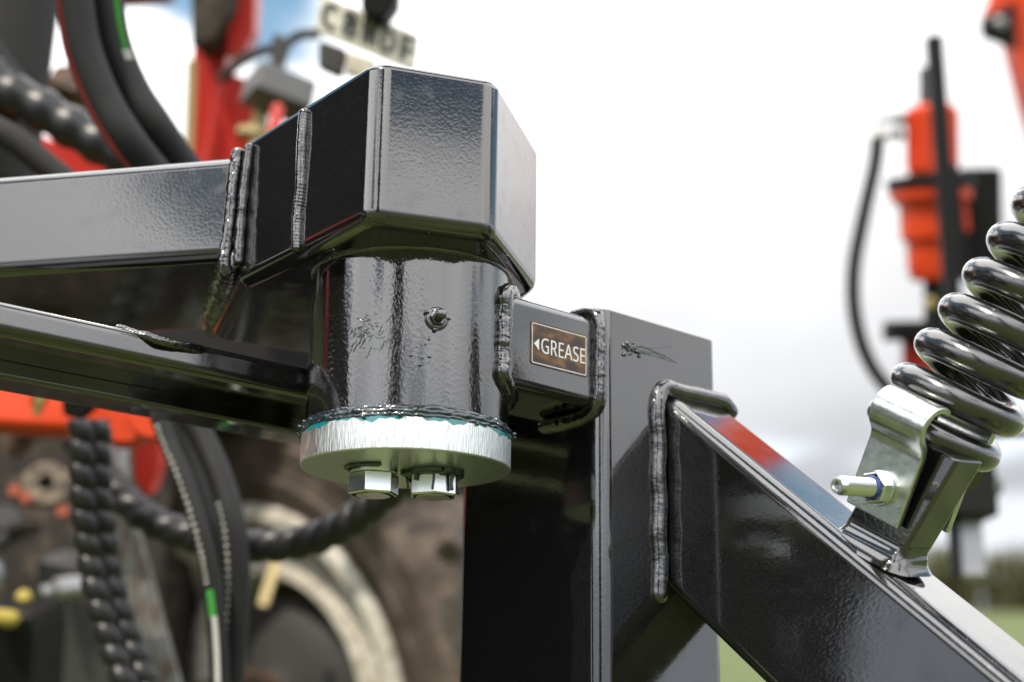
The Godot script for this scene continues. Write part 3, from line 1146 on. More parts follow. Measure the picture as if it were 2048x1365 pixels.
	part(o, "red_pin", b, M.red)

	# number plate
	var px := (Vector3(-0.0567, 1.4394, -0.7779) - Vector3(-0.1743, 1.4531, -0.6970)).normalized()
	var c := Vector3(-0.1168, 1.4534, -0.7354)
	b = MB.new()
	var T := facing(c, px.cross(Vector3(-0.02, 1, 0)).normalized(), Vector3(-0.02, 1, 0))
	T.basis = Basis(px, T.basis.z.cross(px).normalized(), px.cross(T.basis.z.cross(px)).normalized())
	if T.basis.z.dot(Vector3(Vector3(0.0698, 0.5599, 0.9856)) - c) < 0.0:
		T.basis = Basis(px, T.basis.y, -T.basis.z)
	var hw := (Vector3(-0.0567, 1.4394, -0.7779) - Vector3(-0.1743, 1.4531, -0.6970)).length() / 2
	var hh := .0257
	b.extrude(MB.rpoly([Vector2(-hw, -hh), Vector2(hw, -hh), Vector2(hw, hh), Vector2(-hw, hh)], .006, 4), T, -.004, 0, .001, .001)
	var plate := part(o, "number_plate", b, M.plate)
	var font := SystemFont.new()
	font.font_names = PackedStringArray(["Droid Sans"])
	font.font_weight = 700
	for k in 5:
		var tm := TextMesh.new()
		tm.text = "C8MDF"[k]
		tm.font = font
		tm.font_size = 64
		tm.pixel_size = .001
		tm.depth = .001
		var box := tm.get_aabb()
		var node := MeshInstance3D.new()
		node.name = numbered(plate, "letter")
		node.mesh = tm
		node.material_override = M.plate_ink
		var sc := Vector3(hw * 2 / 5 * .74 / box.size.x, hh * 1.42 / box.size.y, 1.0)
		var ctr := box.get_center()
		var Tt := T * Transform3D(Basis.from_scale(sc), Vector3(hw * (-0.8 + 0.4 * k) - ctr.x * sc.x, -ctr.y * sc.y, .0015))
		node.transform = Tt
		plate.add_child(node, true)
	b = MB.new()
	poly_plate(b, [Vector3(-0.1875, 1.4695, -0.7849), Vector3(-0.1515, 1.4575, -0.7883), Vector3(-0.1575, 1.4217, -0.7985), Vector3(-0.1876, 1.4344, -0.7949)], .02)
	part(o, "plate_bracket", b, M.casting)
	b = MB.new()
	poly_plate(b, [Vector3(-0.1549, 1.4700, -0.8160), Vector3(-0.1151, 1.4578, -0.8194), Vector3(-0.1173, 1.4292, -0.8276), Vector3(-0.1558, 1.4395, -0.8247)], .01)
	part(o, "pale_tag", b, M.plate)
	b = MB.new()
	poly_plate(b, [Vector3(-0.1240, 1.4992, -0.6839), Vector3(-0.1235, 1.4634, -0.6941), Vector3(-0.0960, 1.4530, -0.6971), Vector3(-0.0802, 1.4759, -0.6906), Vector3(-0.0793, 1.4998, -0.6837)], .06)
	part(o, "plate_lamp", b, M.black)

	# orange ram under the beam
	b = MB.new()
	var ram := facing(Vector3(-0.4593, 0.9608, -0.7718), Vector3(-0.3572, 0.9552, -0.7734) - Vector3(-0.5794, 0.9678, -0.7698))
	b.extrude(MB.rpoly([Vector2(-.03, -.026), Vector2(.03, -.026), Vector2(.03, .030), Vector2(-.03, .030)], .012, 5), ram, -.30, .045, .004, .004)
	b.lathe([Vector2(0, -.030), Vector2(.030, -.030), Vector2(.034, -.026), Vector2(.034, .026), Vector2(.030, .030), Vector2(0, .030)], along(Vector3(-0.3933, 0.9570, -0.7729), Vector3(.15, -.1, 1)), 32)
	b.lathe([Vector2(0, -.030), Vector2(.022, -.030), Vector2(.026, -.026), Vector2(.026, .030), Vector2(0, .030)], along(Vector3(-0.3633, 0.9586, -0.7724), Vector3(.3, -.1, 1)), 32)
	part(o, "orange_ram", b, M.orange)
	b = MB.new()
	b.extrude(MB.hexa(.018, .001), along(Vector3(-0.4779, 0.9636, -0.7086), Vector3(.1, 1, .1)) * Transform3D(Basis(Vector3(1, 0, 0), -PI / 2), Vector3.ZERO), -.008, .010, .002, .002)
	b.lathe([Vector2(0, -.018), Vector2(.006, -.018), Vector2(.006, -.006), Vector2(0, -.006)], along(Vector3(-0.4779, 0.9636, -0.7086), Vector3(.1, 1, .1)), 20)
	part(o, "brass_fitting", b, M.brass)
	b = MB.new()
	poly_plate(b, [Vector3(-0.4489, 0.9758, -0.6843), Vector3(-0.4019, 0.9737, -0.6849), Vector3(-0.4073, 0.9516, -0.6912), Vector3(-0.4242, 0.9365, -0.6955), Vector3(-0.4450, 0.9417, -0.6940)], .02)
	part(o, "ram_clamp", b, M.black)
	b = MB.new()
	b.lathe([Vector2(0, -.03), Vector2(.024, -.03), Vector2(.027, .0), Vector2(.020, .03), Vector2(0, .03)], along(Vector3(-0.3391, 0.9759, -0.8715), Vector3(.6, -.2, .8)), 24)
	part(o, "dark_red_boss", b, M.red)
	b = MB.new()
	poly_plate(b, [Vector3(-0.4619, 1.0153, -1.0682), Vector3(-0.4199, 1.0158, -1.0680), Vector3(-0.4219, 0.9619, -1.0834), Vector3(-0.4366, 0.9119, -1.0976), Vector3(-0.4580, 0.9412, -1.0893)], .05)
	part(o, "red_bracket", b, M.red)
	b = MB.new()
	b.lathe([Vector2(0, -.05), Vector2(.020, -.05), Vector2(.020, -.01), Vector2(.017, -.008), Vector2(.017, .03), Vector2(.021, .034), Vector2(.021, .05), Vector2(0, .05)], along(Vector3(-0.4691, 0.9614, -1.0315), Vector3(.05, 1, .1)), 24)
	part(o, "steel_coupling", b, M.steel)
	b = MB.new()
	b.bar(Vector3(-0.4531, 0.8908, -0.9997), Vector3(-0.3648, 0.6272, -1.0228), .040, .012, .003, Vector3(-0.0000, -0.2740, 0.9617))
	b.bar(Vector3(-0.4611, 0.9374, -0.9968), Vector3(-0.4496, 0.8780, -1.0033), .026, .020, .004, Vector3(-0.0000, -0.2740, 0.9617))
	part(o, "steel_lever", b, M.lever)

	# gear housing and clutter, low and dark
	b = MB.new()
	b.box(Vector3(-0.7936, 0.8042, -1.6482), Vector3(.50, .70, .25), .05, Basis(Vector3.UP, 0.3))
	part(o, "gear_housing", b, M.dirt)
	b = MB.new()
	poly_plate(b, [Vector3(-0.6711, 0.8641, -1.3712), Vector3(-0.6099, 0.8574, -1.3731), Vector3(-0.5782, 0.8352, -1.3794), Vector3(-0.5362, 0.6399, -1.4351), Vector3(-0.6694, 0.6381, -1.4356)], .12)
	part(o, "housing_cover", b, M.casting)
	b = MB.new()
	poly_plate(b, [Vector3(-0.6478, 0.7522, -1.0392), Vector3(-0.5663, 0.7443, -1.0414), Vector3(-0.5633, 0.7226, -1.0476), Vector3(-0.5685, 0.6199, -1.0768), Vector3(-0.6458, 0.6188, -1.0771)], .15)
	part(o, "black_box", b, M.black)
	b = MB.new()
	b.weld(PackedVector3Array([Vector3(-0.6141, 0.7443, -1.0206), Vector3(-0.5976, 0.7420, -1.0213), Vector3(-0.5863, 0.7396, -1.0220), Vector3(-0.5783, 0.7346, -1.0234)]), .012, 201, .1, .3, 12)
	part(o, "yellow_tag", b, M.yellow)
	b = MB.new()
	b.lathe([Vector2(0, -.008), Vector2(.010, -.008), Vector2(.012, .0), Vector2(.009, .008), Vector2(0, .008)], along(Vector3(-0.6090, 0.7803, -1.1351), Vector3(.1, .5, 1)), 20)
	part(o, "yellow_tag", b, M.yellow)
	var rng := RandomNumberGenerator.new()
	rng.seed = 21
	var clutter_m := [M.rust, M.dirt, M.casting, M.dirt, M.steel]
	for k in 16:
		b = MB.new()
		var at := Vector3(-0.6580, 0.9387, -1.2980) + Vector3(0.9999, 0.0134, 0.0038) * rng.randf_range(-.10, .11) + Vector3(-0.0140, 0.9616, 0.2739) * rng.randf_range(-.13, .12) + Vector3(-0.0000, -0.2740, 0.9617) * rng.randf_range(-.05, .05)
		var dirn := Vector3(rng.randfn(), rng.randfn(), rng.randfn() + .6).normalized()
		var r := rng.randf_range(.010, .028)
		var h := rng.randf_range(.012, .05)
		if k % 3 == 0:
			b.extrude(MB.hexa(r * 1.8, .002), facing(at, dirn), -h * .4, h * .4, .002, .002)
		else:
			b.lathe([Vector2(0, -h), Vector2(r * .8, -h), Vector2(r, -h * .7), Vector2(r, h * .3), Vector2(r * .6, h * .5), Vector2(r * .6, h), Vector2(0, h)], along(at, dirn), 20)
		part(o, ["valve_fitting", "pipe_fitting", "housing_bolt"][k % 3], b, clutter_m[k % 5])
	b = MB.new()
	b.lathe([Vector2(.012, -.01), Vector2(.034, -.01), Vector2(.036, .0), Vector2(.034, .01), Vector2(.012, .01)], along(Vector3(-0.6261, 0.9595, -1.2400), Vector3(.2, .2, 1)), 28)
	part(o, "worn_pulley", b, M.ochre_dull)
	for k in 3:
		b = MB.new()
		b.lathe([Vector2(0, -.008), Vector2(.009, -.008), Vector2(.009, .008), Vector2(0, .008)], along([Vector3(-0.6560, 0.9395, -1.1938), Vector3(-0.6397, 0.9305, -1.1963), Vector3(-0.5852, 0.9115, -1.2017)][k], Vector3(.1, .2, 1)), 16)
		part(o, "orange_plug", b, M.orange_dull)
	# added black block: shades wheel and gear housing, fills the gap under the arm
	b = MB.new()
	b.box(Vector3(-.95, 1.475, -2.75), Vector3(1.75, .49, 1.7), .03)
	part(o, "added_shade_block", b, M.black)
	b = MB.new()
	b.box(Vector3(-1.30, .56, -2.75), Vector3(1.35, 1.0, 1.0), .05)
	part(o, "gearbox", b, M.dirt)
	# mudguard stay behind the wheel
	b = MB.new()
	poly_plate(b, [Vector3(-0.2590, 1.5270, -2.7940), Vector3(0.1180, 1.5320, -2.7926), Vector3(0.1300, 0.7069, -3.0276), Vector3(-0.2470, 0.7019, -3.0291)], .06)
	part(o, "mudguard", b, M.black)
	# the tractor's flank out to the side
	b = MB.new()
	b.box(Vector3(-2.55, 1.36, -1.45), Vector3(.6, .50, 1.9), .10, Basis(Vector3.UP, 0.25))
	part(o, "bonnet", b, M.red)
	b = MB.new()
	b.box(Vector3(-2.50, .90, -1.05), Vector3(.5, .62, 2.4), .05, Basis(Vector3.UP, 0.25))
	part(o, "engine_block", b, M.black)
	b = MB.new()
	b.box(Vector3(-3.1, 2.15, -.75), Vector3(1.2, 1.1, 2.9), .10, Basis(Vector3.UP, 0.25))
	part(o, "cab", b, M.black)
	b = MB.new()
	b.lathe([Vector2(.30, -.2), Vector2(.60, -.22), Vector2(.72, -.18), Vector2(.76, -.1), Vector2(.76, .1), Vector2(.72, .18), Vector2(.60, .22), Vector2(.30, .2)], along(Vector3(-2.25, .76, .55), Vector3(1, 0, .2)), 48)
	part(o, "tyre", b, M.rubber_dull)
	tractor_wheel(o)

func tractor_wheel(whole: Node3D) -> void:
	var c := Vector3(-0.3487, 0.7235, -2.2951)
	var ax := (Basis(Vector3(0.9999, 0.0134, 0.0038), Vector3(-0.0140, 0.9616, 0.2739), Vector3(-0.0000, -0.2740, 0.9617)) * Vector3(-.64, -.05, .77)).normalized()
	var T := along(c, ax)
	var o := Node3D.new()
	o.name = "wheel"
	whole.add_child(o, true)
	o.set_meta("label", "muddy wheel with cream rim")
	var b := MB.new()
	b.lathe([Vector2(.375, -.20), Vector2(.50, -.21), Vector2(.575, -.19), Vector2(.605, -.15), Vector2(.612, 0), Vector2(.605, .09), Vector2(.575, .125), Vector2(.545, .136), Vector2(.540, .142), Vector2(.52, .142), Vector2(.515, .136), Vector2(.47, .138), Vector2(.464, .144), Vector2(.45, .143), Vector2(.395, .12), Vector2(.385, .10)], T, 96)
	part(o, "tyre", b, M.tyre)
	for q in 26:
		for half in 2:
			var la := TAU * (q + 0.5 * half) / 26.0
			b = MB.new()
			var up := T.basis * Vector3(cos(la), 0, sin(la))
			var lug_at := c + up * .618 + T.basis.y * (.055 if half == 0 else -.075)
			b.box(lug_at, Vector3(.045, .05, .13), .008, Basis(up, 0.0) * Basis(T.basis.y.cross(up).normalized(), up, T.basis.y.cross(up).normalized().cross(up)) * Basis(Vector3.UP, 0.6 if half == 0 else -0.6))
			part(o, "tread_lug", b, M.tyre)
	b = MB.new()
	b.lathe([Vector2(.395, .09), Vector2(.408, .118), Vector2(.402, .140), Vector2(.378, .142), Vector2(.366, .12), Vector2(.358, .06), Vector2(.352, .02), Vector2(.338, .035), Vector2(.312, .075), Vector2(.280, .100), Vector2(.255, .100), Vector2(.238, .075), Vector2(.232, .0), Vector2(0.02, -.03)], T, 96)
	part(o, "rim", b, M.cream)
	b = MB.new()
	b.lathe([Vector2(0, .12), Vector2(.05, .12), Vector2(.07, .10), Vector2(.13, .09), Vector2(.205, .05), Vector2(.228, .0), Vector2(.228, -.025)], T, 64)
	part(o, "hub", b, M.casting)
	b = MB.new()
	b.lathe([Vector2(0, .40), Vector2(.065, .40), Vector2(.072, .38), Vector2(.072, .16), Vector2(.055, .14), Vector2(.055, .1)], T, 40)
	part(o, "axle_tube", b, M.rust)
	b = MB.new()
	b.bar(Vector3(-0.4063, 0.8528, -1.9463), Vector3(-0.3844, 0.9529, -1.9698), .02, .012, .003, Vector3(-0.0000, -0.2740, 0.9617))
	part(o, "stay", b, M.ochre)

# ---------------------------------------------------------------- hoses
func lay_marks(o: Node3D, pts: PackedVector3Array, r: float, from: float, to: float, at_angle: float, m: Material, wide: float, dash: float, gap: float) -> void:
	# printed marks and the red streak, thin strips bent round the hose on its camera side
	var b := MB.new()
	var k := int(pts.size() * from)
	var rng := RandomNumberGenerator.new()
	rng.seed = int(from * 1000) + pts.size()
	while k < int(pts.size() * to) - 1:
		var stop := k + maxi(int(dash), 1)
		var P := []
		for i in range(k, mini(stop + 1, pts.size())):
			var d := (pts[mini(i + 1, pts.size() - 1)] - pts[maxi(i - 1, 0)]).normalized()
			var v := (Vector3(Vector3(0.0698, 0.5599, 0.9856)) - pts[i]).normalized()
			v = (v - d * v.dot(d)).normalized()
			var s := d.cross(v)
			var row := PackedVector3Array()
			for q in 5:
				var a := at_angle + wide * (q / 4.0 - 0.5) * (rng.randf_range(.5, 1.0) if gap > 0.0 else 1.0)
				row.append(pts[i] + (v * cos(a) + s * sin(a)) * (r + .0003))
			P.append(row)
		if P.size() > 1:
			var N := []
			for row in P:
				var rn := PackedVector3Array()
				for p in row:
					rn.append((Vector3(Vector3(0.0698, 0.5599, 0.9856)) - p).normalized())
				N.append(rn)
			b.grid(P, N, false)
		k = stop + int(gap)
	if b.v.size():
		part(o, "hose_marking", b, m, "", true)

func hose(called: String, label: String, at: Array, r, seg := 20, m: Material = null, k := 24, group := "") -> Array:
	var pts := path(at, k)
	var o := thing(called, label, "hose", pts[0], group)
	var b := MB.new()
	b.tube(pts, r, seg)
	part(o, "hose_body", b, m if m else M.rubber)
	return [o, pts]

func hoses() -> void:
	var h := hose("hydraulic_hose", "thick black hydraulic hose with a red streak, curving down behind the arm", [Vector3(-0.3546, 1.2949, -0.2815), Vector3(-0.3493, 1.2540, -0.2931), Vector3(-0.3401, 1.2086, -0.3061), Vector3(-0.3210, 1.1633, -0.3190), Vector3(-0.2992, 1.1294, -0.3286), Vector3(-0.2800, 1.1078, -0.3556), Vector3(-0.2502, 1.0784, -0.3847)], .0178)
	lay_marks(h[0], h[1], .0178, .12, .80, 0.95, M.red_streak, .40, 4.0, 0.0)  # dark red streak along one side of the hose
	h = hose("hydraulic_hose", "thick black hydraulic hose with a green stripe, curving down behind the arm", [Vector3(-0.3325, 1.3160, -0.3171), Vector3(-0.3300, 1.2739, -0.3291), Vector3(-0.3216, 1.2319, -0.3410), Vector3(-0.3030, 1.1900, -0.3529), Vector3(-0.2806, 1.1576, -0.3622), Vector3(-0.2577, 1.1282, -0.3914), Vector3(-0.2240, 1.0931, -0.4222)], .0168)
	lay_marks(h[0], h[1], .0168, .10, .36, -0.62, M.green, .36, 4.0, 0.0)
	lay_marks(h[0], h[1], .0168, .372, .40, -0.62, M.grey_print, .55, 3.0, 0.0)
	lay_marks(h[0], h[1], .0168, .62, .637, 0.98, M.ink_white, .25, 2.0, 0.0)
	# corrugated sleeve, upper left
	var wrap := func(_t: float, _a: float, run: float) -> float: return .0240 + .0020 * sin(run * TAU / .036 + .6 * sin(run * 21.0))
	h = hose("sleeved_hose", "ribbed black sleeve over a hose, crossing in front of the red fender", [Vector3(-0.6025, 1.3795, -0.6005), Vector3(-0.5316, 1.3176, -0.6181), Vector3(-0.4964, 1.2996, -0.6233), Vector3(-0.4552, 1.2760, -0.6300), Vector3(-0.4023, 1.2476, -0.6381), Vector3(-0.3435, 1.2203, -0.6459)], wrap, 24, M.guard)
	h = hose("rubber_hose", "dark rubber hose looping behind the ribbed sleeve at the frame's edge", [Vector3(-0.5859, 1.4150, -0.6424), Vector3(-0.5522, 1.3635, -0.6571), Vector3(-0.5307, 1.3320, -0.6660), Vector3(-0.5424, 1.3117, -0.6718), Vector3(-0.5843, 1.2996, -0.6753)], .019, 20, M.rubber_dull)
	h = hose("rubber_hose", "black cable slanting below the red fender behind the arm", [Vector3(-0.5116, 1.2199, -0.4900), Vector3(-0.4687, 1.2000, -0.4957), Vector3(-0.4309, 1.1723, -0.5036), Vector3(-0.3986, 1.1471, -0.5108)], .0145, 16, M.rubber_dull)
	# a pair of hoses in a spiral guard hanging down
	var spiral := func(_t: float, a: float, run: float) -> float: return .0100 + .0048 * pow(absf(sin(run * PI / .0250 + 0.5 * a)), 0.55)
	var rows := [[Vector3(-0.3945, 0.9156, -0.5975), Vector3(-0.3932, 0.8689, -0.6108), Vector3(-0.3916, 0.8274, -0.6226), Vector3(-0.3838, 0.7755, -0.6374), Vector3(-0.3706, 0.7279, -0.6406), Vector3(-0.3534, 0.6809, -0.6436), Vector3(-0.3262, 0.6239, -0.6390)], [Vector3(-0.3816, 0.9203, -0.6170), Vector3(-0.3804, 0.8730, -0.6304), Vector3(-0.3787, 0.8309, -0.6424), Vector3(-0.3708, 0.7785, -0.6574), Vector3(-0.3566, 0.7302, -0.6607), Vector3(-0.3371, 0.6827, -0.6638), Vector3(-0.3078, 0.6251, -0.6595)]]
	for k in 2:
		hose("spiral_guard_hose", ["black spiral-guard hose hanging down, the nearer of the pair beside the steel lever", "black spiral-guard hose hanging down behind its nearer twin, next to the steel lever"][k], rows[k], spiral, 18, M.guard, 46, "spiral guard hoses")
	# one that swings across towards the wheel
	var twist := func(_t: float, a: float, run: float) -> float: return .0150 + .0040 * pow(absf(sin(run * PI / .026 + 1.0 * a)), 0.55)
	hose("spiral_guard_hose", "black spiral-guard hose sagging across in front of the wheel to below the end cap", [Vector3(-0.4355, 0.9196, -0.7211), Vector3(-0.3859, 0.8636, -0.7163), Vector3(-0.3376, 0.8253, -0.7064), Vector3(-0.2821, 0.8040, -0.6917), Vector3(-0.2170, 0.7928, -0.6741), Vector3(-0.1589, 0.7944, -0.6528), Vector3(-0.1078, 0.8104, -0.6275), Vector3(-0.0634, 0.8387, -0.5986), Vector3(-0.0253, 0.8661, -0.5700)], twist, 20, M.guard, 46, "spiral guard hoses")
	# printed hoses
	h = hose("printed_hose", "thinner black hose with white lettering and a green band, in front of the wheel", [Vector3(-0.3035, 0.9310, -0.5203), Vector3(-0.2851, 0.8854, -0.5229), Vector3(-0.2585, 0.8318, -0.5174), Vector3(-0.2364, 0.7755, -0.5126), Vector3(-0.2242, 0.7264, -0.5162), Vector3(-0.2161, 0.6732, -0.5210), Vector3(-0.2113, 0.6112, -0.5282)], .0098)
	lay_marks(h[0], h[1], .0098, .14, .66, 0.55, M.ink_white, .60, 1.0, 2.0)
	lay_marks(h[0], h[1], .0098, .665, .75, 0.35, M.green, .75, 3.0, 0.0)
	lay_marks(h[0], h[1], .0098, .75, .93, 0.2, M.grey_print, .55, 3.0, 0.0)
	h = hose("printed_hose", "wider black hose with white lettering, right of the green banded one", [Vector3(-0.2843, 0.9284, -0.5522), Vector3(-0.2554, 0.8912, -0.5524), Vector3(-0.2299, 0.8426, -0.5455), Vector3(-0.2121, 0.7901, -0.5397), Vector3(-0.2053, 0.7301, -0.5463), Vector3(-0.2067, 0.6709, -0.5528), Vector3(-0.2095, 0.6124, -0.5591)], .0135)
	lay_marks(h[0], h[1], .0135, .42, .97, 0.72, M.ink_white, .42, 1.0, 2.0)
	h = hose("rubber_hose", "plain black hose between the two printed ones", [Vector3(-0.3085, 0.9318, -0.6137), Vector3(-0.2849, 0.8900, -0.6256), Vector3(-0.2641, 0.8360, -0.6306), Vector3(-0.2422, 0.7722, -0.6383), Vector3(-0.2293, 0.6979, -0.6387), Vector3(-0.2266, 0.6159, -0.6621)], .0120)

# ---------------------------------------------------------------- far side of the machine
func machine_behind() -> void:
	var up := Vector3(-0.06, 1, 0)
	var o := thing("hydraulic_motor", "orange hydraulic motor with stepped housing standing in front of the white sky", "motor", Vector3(1.0314, 1.4986, -2.3342))
	var b := MB.new()
	var ax := (Vector3(1.0213, 2.0349, -2.1814) - Vector3(1.0321, 1.6092, -2.3027)).normalized()
	var c := Vector3(1.0300, 1.7530, -2.2618)
	var k := 0.00115    # one drawing unit of the motor, in metres
	b.lathe([Vector2(0, 258 * k), Vector2(40 * k, 258 * k), Vector2(48 * k, 250 * k), Vector2(48 * k, 122 * k), Vector2(42 * k, 116 * k), Vector2(0, 116 * k)], along(c + Vector3(0.9999, 0.0134, 0.0038) * 0.00600, ax), 40)
	part(o, "motor_body", b, M.orange)
	for q in 5:
		b = MB.new()
		var a := -1.2 + q * 0.6
		var off := Vector3(0.9999, 0.0134, 0.0038) * sin(a) * 49 * k + Vector3(-0.0000, -0.2740, 0.9617) * cos(a) * 49 * k
		b.bar(c + off + ax * 125 * k, c + off + ax * 246 * k, 0.01500, 0.01500, 0.00450, Vector3(-0.0000, -0.2740, 0.9617))
		part(o, "motor_rib", b, M.orange)
	b = MB.new()
	b.lathe([Vector2(0, 112 * k), Vector2(84 * k, 112 * k), Vector2(86 * k, 108 * k), Vector2(86 * k, 92 * k), Vector2(82 * k, 88 * k), Vector2(0, 88 * k)], along(c, ax), 48)
	part(o, "flange", b, M.black)
	for q in 8:
		b = MB.new()
		var fa := TAU * q / 8.0 + 0.3
		b.extrude(MB.hexa(0.01500, 0.00090), facing(c + (Vector3(0.9999, 0.0134, 0.0038) * cos(fa) + Vector3(-0.0000, -0.2740, 0.9617) * sin(fa)) * 72 * k + ax * 88 * k, -ax, Vector3(-0.0000, -0.2740, 0.9617)), 0.0, 0.01050, 0, 0.00150)
		part(o, "flange_bolt", b, M.steel)
	b = MB.new()
	b.lathe([Vector2(0, 88 * k), Vector2(80 * k, 88 * k), Vector2(80 * k, 70 * k), Vector2(62 * k, 58 * k), Vector2(60 * k, 0), Vector2(58 * k, -10 * k), Vector2(48 * k, -16 * k), Vector2(46 * k, -72 * k), Vector2(38 * k, -92 * k), Vector2(0, -92 * k)], along(c, ax), 48)
	part(o, "gear_housing", b, M.orange)
	b = MB.new()
	b.lathe([Vector2(0, -92 * k), Vector2(28 * k, -92 * k), Vector2(28 * k, -180 * k), Vector2(0, -180 * k)], along(c + Vector3(0.9999, 0.0134, 0.0038) * 0.01500, ax), 32)
	part(o, "drive_shaft", b, M.black)
	b = MB.new()
	b.lathe([Vector2(0, -150 * k), Vector2(10 * k, -150 * k), Vector2(11 * k, -138 * k), Vector2(8 * k, -126 * k), Vector2(0, -126 * k)], along(c - Vector3(0.9999, 0.0134, 0.0038) * 0.01500 + Vector3(-0.0000, -0.2740, 0.9617) * 0.04500, ax), 20)
	part(o, "brass_nipple", b, M.brass)
	b = MB.new()
	b.lathe([Vector2(0, -172 * k), Vector2(92 * k, -172 * k), Vector2(96 * k, -178 * k), Vector2(96 * k, -206 * k), Vector2(92 * k, -212 * k), Vector2(0, -212 * k)], along(c, ax), 48)
	part(o, "drum_plate", b, M.black)
	b = MB.new()
	b.lathe([Vector2(0, -212 * k), Vector2(34 * k, -212 * k), Vector2(34 * k, -330 * k), Vector2(0, -330 * k)], along(c - Vector3(0.9999, 0.0134, 0.0038) * 0.03000, ax), 32)
	part(o, "red_spindle", b, M.red)
	for q in 2:
		b = MB.new()
		var p: Vector3 = [Vector3(0.9450, 1.9937, -2.1620), Vector3(0.9409, 1.9608, -2.1714)][q]
		b.lathe([Vector2(0, -0.04500), Vector2(0.00600, -0.04500), Vector2(0.00600, -0.00900), Vector2(0.01200, -0.00900), Vector2(0.01200, 0.01500), Vector2(0, 0.01500)], along(p, Vector3(0.9999, 0.0134, 0.0038) + Vector3(-0.0000, -0.2740, 0.9617) * 0.45000), 16)
		part(o, "port_fitting", b, M.casting)
	b = MB.new()
	b.lathe([Vector2(0, -0.03000), Vector2(0.01650, -0.03000), Vector2(0.01650, 0.07500), Vector2(0, 0.07500)], along(Vector3(1.0317, 2.0774, -2.2317), ax), 20)
	part(o, "top_pipe", b, M.casting)

	o = thing("upright_rail", "tall black square rail leaning in front of the orange motor", "rail", Vector3(1.0381, 1.5219, -2.1716))
	b = MB.new()
	b.bar(Vector3(0.9971, 2.1364, -2.0278), Vector3(1.0288, 1.4526, -2.1290), 0.03600, 0.03000, 0.00600, Vector3(-0.0000, -0.2740, 0.9617))
	part(o, "rail_tube", b, M.black)
	b = MB.new()
	b.bar(Vector3(1.0421, 1.8615, -2.1061), Vector3(1.0644, 1.6069, -2.1474), 0.02100, 0.02100, 0.00450, Vector3(-0.0000, -0.2740, 0.9617))
	part(o, "rail_rib", b, M.black)
	o = thing("counterweight_box", "black round-cornered box with a pale lit edge, right of the orange motor", "box", Vector3(1.1662, 1.6834, -2.3751))
	b = MB.new()
	b.extrude(MB.rpoly([Vector2(-0.05100, -0.04500), Vector2(0.05100, -0.04500), Vector2(0.05100, 0.04500), Vector2(-0.05100, 0.04500)], 0.02100, 5), facing(Vector3(1.1735, 1.8303, -2.3645), ax, Vector3(-0.0000, -0.2740, 0.9617)), -0.13500, 0.12000, 0.00900, 0.01200)
	part(o, "box_body", b, M.black)
	b = MB.new()
	b.bar(Vector3(1.0906, 1.8533, -2.2332), Vector3(1.1035, 1.7584, -2.2602), 0.03000, 0.03000, 0.00600, Vector3(-0.0000, -0.2740, 0.9617))
	part(o, "orange_bracket", b, M.orange)
	hose("motor_hose", "ribbed black hose looping down left of the orange motor", [Vector3(0.8687, 1.9058, -2.0623), Vector3(0.8629, 1.8475, -2.0789), Vector3(0.8402, 1.7414, -2.1091), Vector3(0.8199, 1.6248, -2.1423), Vector3(0.8259, 1.5190, -2.1724), Vector3(0.8602, 1.4243, -2.1994), Vector3(0.9251, 1.3511, -2.2203), Vector3(1.0139, 1.2994, -2.2350)], func(_t: float, _a: float, run: float) -> float: return 0.0158 + 0.00135 * sin(run * TAU / 0.01800), 14, M.rubber)
	o = thing("hose_tip", "thin pale wire end sticking up from the motor hose", "wire", Vector3(0.8675, 1.9090, -2.0614))
	b = MB.new()
	b.tube(path([Vector3(0.8687, 1.9047, -2.0626), Vector3(0.8696, 1.9196, -2.0583), Vector3(0.8660, 1.9364, -2.0535)]), func(t: float, _a: float, _r: float) -> float: return 0.00450 * (1.0 - t) + 0.00090, 8)
	part(o, "wire", b, M.ochre)

	o = thing("red_mast", "red mast at the frame's upper corner with a black bolted lug", "mast", Vector3(1.7410, 2.7501, -3.4594))
	b = MB.new()
	poly_plate(b, [Vector3(1.6895, 4.4882, -3.0943), Vector3(1.7042, 3.0136, -3.5143), Vector3(1.7396, 2.8698, -3.5553), Vector3(1.7853, 2.7101, -3.6008), Vector3(1.9068, 2.3751, -3.6962), Vector3(1.9735, 2.3760, -3.6959), Vector3(1.8095, 4.4899, -3.0938)], .12)
	part(o, "mast_column", b, M.orange)
	b = MB.new()
	poly_plate(b, [Vector3(1.6086, 2.9600, -3.4651), Vector3(1.7327, 3.0250, -3.4466), Vector3(1.7254, 3.0787, -3.4313), Vector3(1.6529, 3.0778, -3.4316)], .04)
	part(o, "mast_arm", b, M.orange)
	b = MB.new()
	poly_plate(b, [Vector3(1.5857, 2.9262, -3.4092), Vector3(1.6890, 2.9745, -3.3955), Vector3(1.7008, 2.8340, -3.4355), Vector3(1.5930, 2.8701, -3.4252)], .04)
	var lug := part(o, "lug", b, M.black)
	b = MB.new()
	b.lathe([Vector2(0, -.008), Vector2(.020, -.008), Vector2(.020, .008), Vector2(.012, .016), Vector2(0, .016)], along(Vector3(1.6331, 2.8993, -3.3909), Vector3(-0.0000, -0.2740, 0.9617)), 20)
	part(lug, "bolt", b, M.steel)

	o = thing("jack_leg", "grey square jack leg hanging from a black sleeve beyond the brace", "jack", Vector3(0.8046, 0.8637, -1.4233))
	b = MB.new()
	b.box(Vector3(0.8011, 0.9944, -1.3861), Vector3(.078, .085, .07), .005)
	part(o, "sleeve", b, M.black)
	b = MB.new()
	b.box(Vector3(0.8084, 0.9150, -1.4295), Vector3(.046, .105, .04), .004)
	part(o, "leg", b, M.steel)
	b = MB.new()
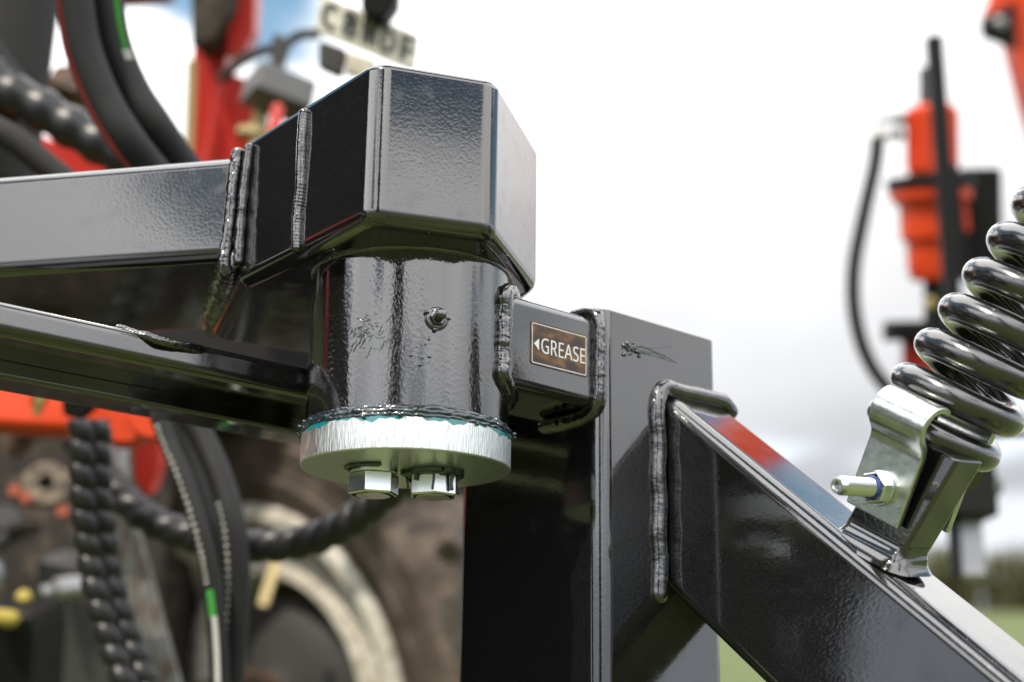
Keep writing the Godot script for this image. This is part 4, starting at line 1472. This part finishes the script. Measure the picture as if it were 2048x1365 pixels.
	b.box(Vector3(0.7861, 0.9133, -1.4196), Vector3(.010, .108, .04), .002)
	part(o, "side_strip", b, M.black)
	b = MB.new()
	b.lathe([Vector2(.012, -.004), Vector2(.017, -.004), Vector2(.017, .004), Vector2(.012, .004)], along(Vector3(0.8410, 1.0026, -1.3837), Vector3(-0.0000, -0.2740, 0.9617)), 28)
	part(o, "pull_ring", b, M.steel)
	o = thing("black_rod", "thin black rod running out of frame beside the lowest spring coil", "rod", Vector3(0.7222, 0.9950, -0.9700))
	b = MB.new()
	b.tube(path([Vector3(0.6955, 0.9934, -0.9705), Vector3(0.7355, 0.9965, -0.9696), Vector3(0.8021, 0.9999, -0.9686)]), .0045, 12)
	part(o, "rod_body", b, M.black)

# added dark tree, unseen, standing in for the photographer mirrored in the black paint
func added_tree_behind() -> void:
	var at := Vector3(-1.3, 0, 7.0)
	var o := thing("added_conifer", "added dark slim conifer behind the camera, standing in for the photographer mirrored in the paint", "tree", at)
	var rng := RandomNumberGenerator.new()
	rng.seed = 9
	var trunk := MB.new()
	trunk.tube(MB.smooth(PackedVector3Array([at, at + Vector3(.05, 2.5, 0), at + Vector3(0, 5.6, .05)]), 6), func(t: float, _a: float, _r: float) -> float: return .16 * (1.0 - t) + .02, 10)
	part(o, "trunk", trunk, M.bark)
	var crown := MB.new()
	for q in 5200:
		var h := 0.5 + 5.2 * pow(rng.randf(), 1.2)
		var wide := 1.25 * (1.0 - h / 6.0) + .12
		var a := rng.randf() * TAU
		var c := at + Vector3(cos(a), 0, sin(a)) * wide * sqrt(rng.randf()) * (.8 + .3 * sin(a * 5.0 + h * 4.0)) + Vector3(0, h, 0)
		var d := Vector3(cos(a), -.5 + rng.randf_range(-.4, .4), sin(a)).normalized()
		var w := d.cross(Vector3(rng.randfn(), rng.randfn(), rng.randfn())).normalized()
		var nn := d.cross(w)
		var f := crown.add(c - d * .10, nn)
		crown.add(c + w * .045, nn)
		crown.add(c + d * .12, nn)
		crown.add(c - w * .045, nn)
		crown.tri(f, f + 1, f + 2)
		crown.tri(f, f + 2, f + 3)
	part(o, "foliage", crown, mat(lin(.030, .042, .016), 0.75))
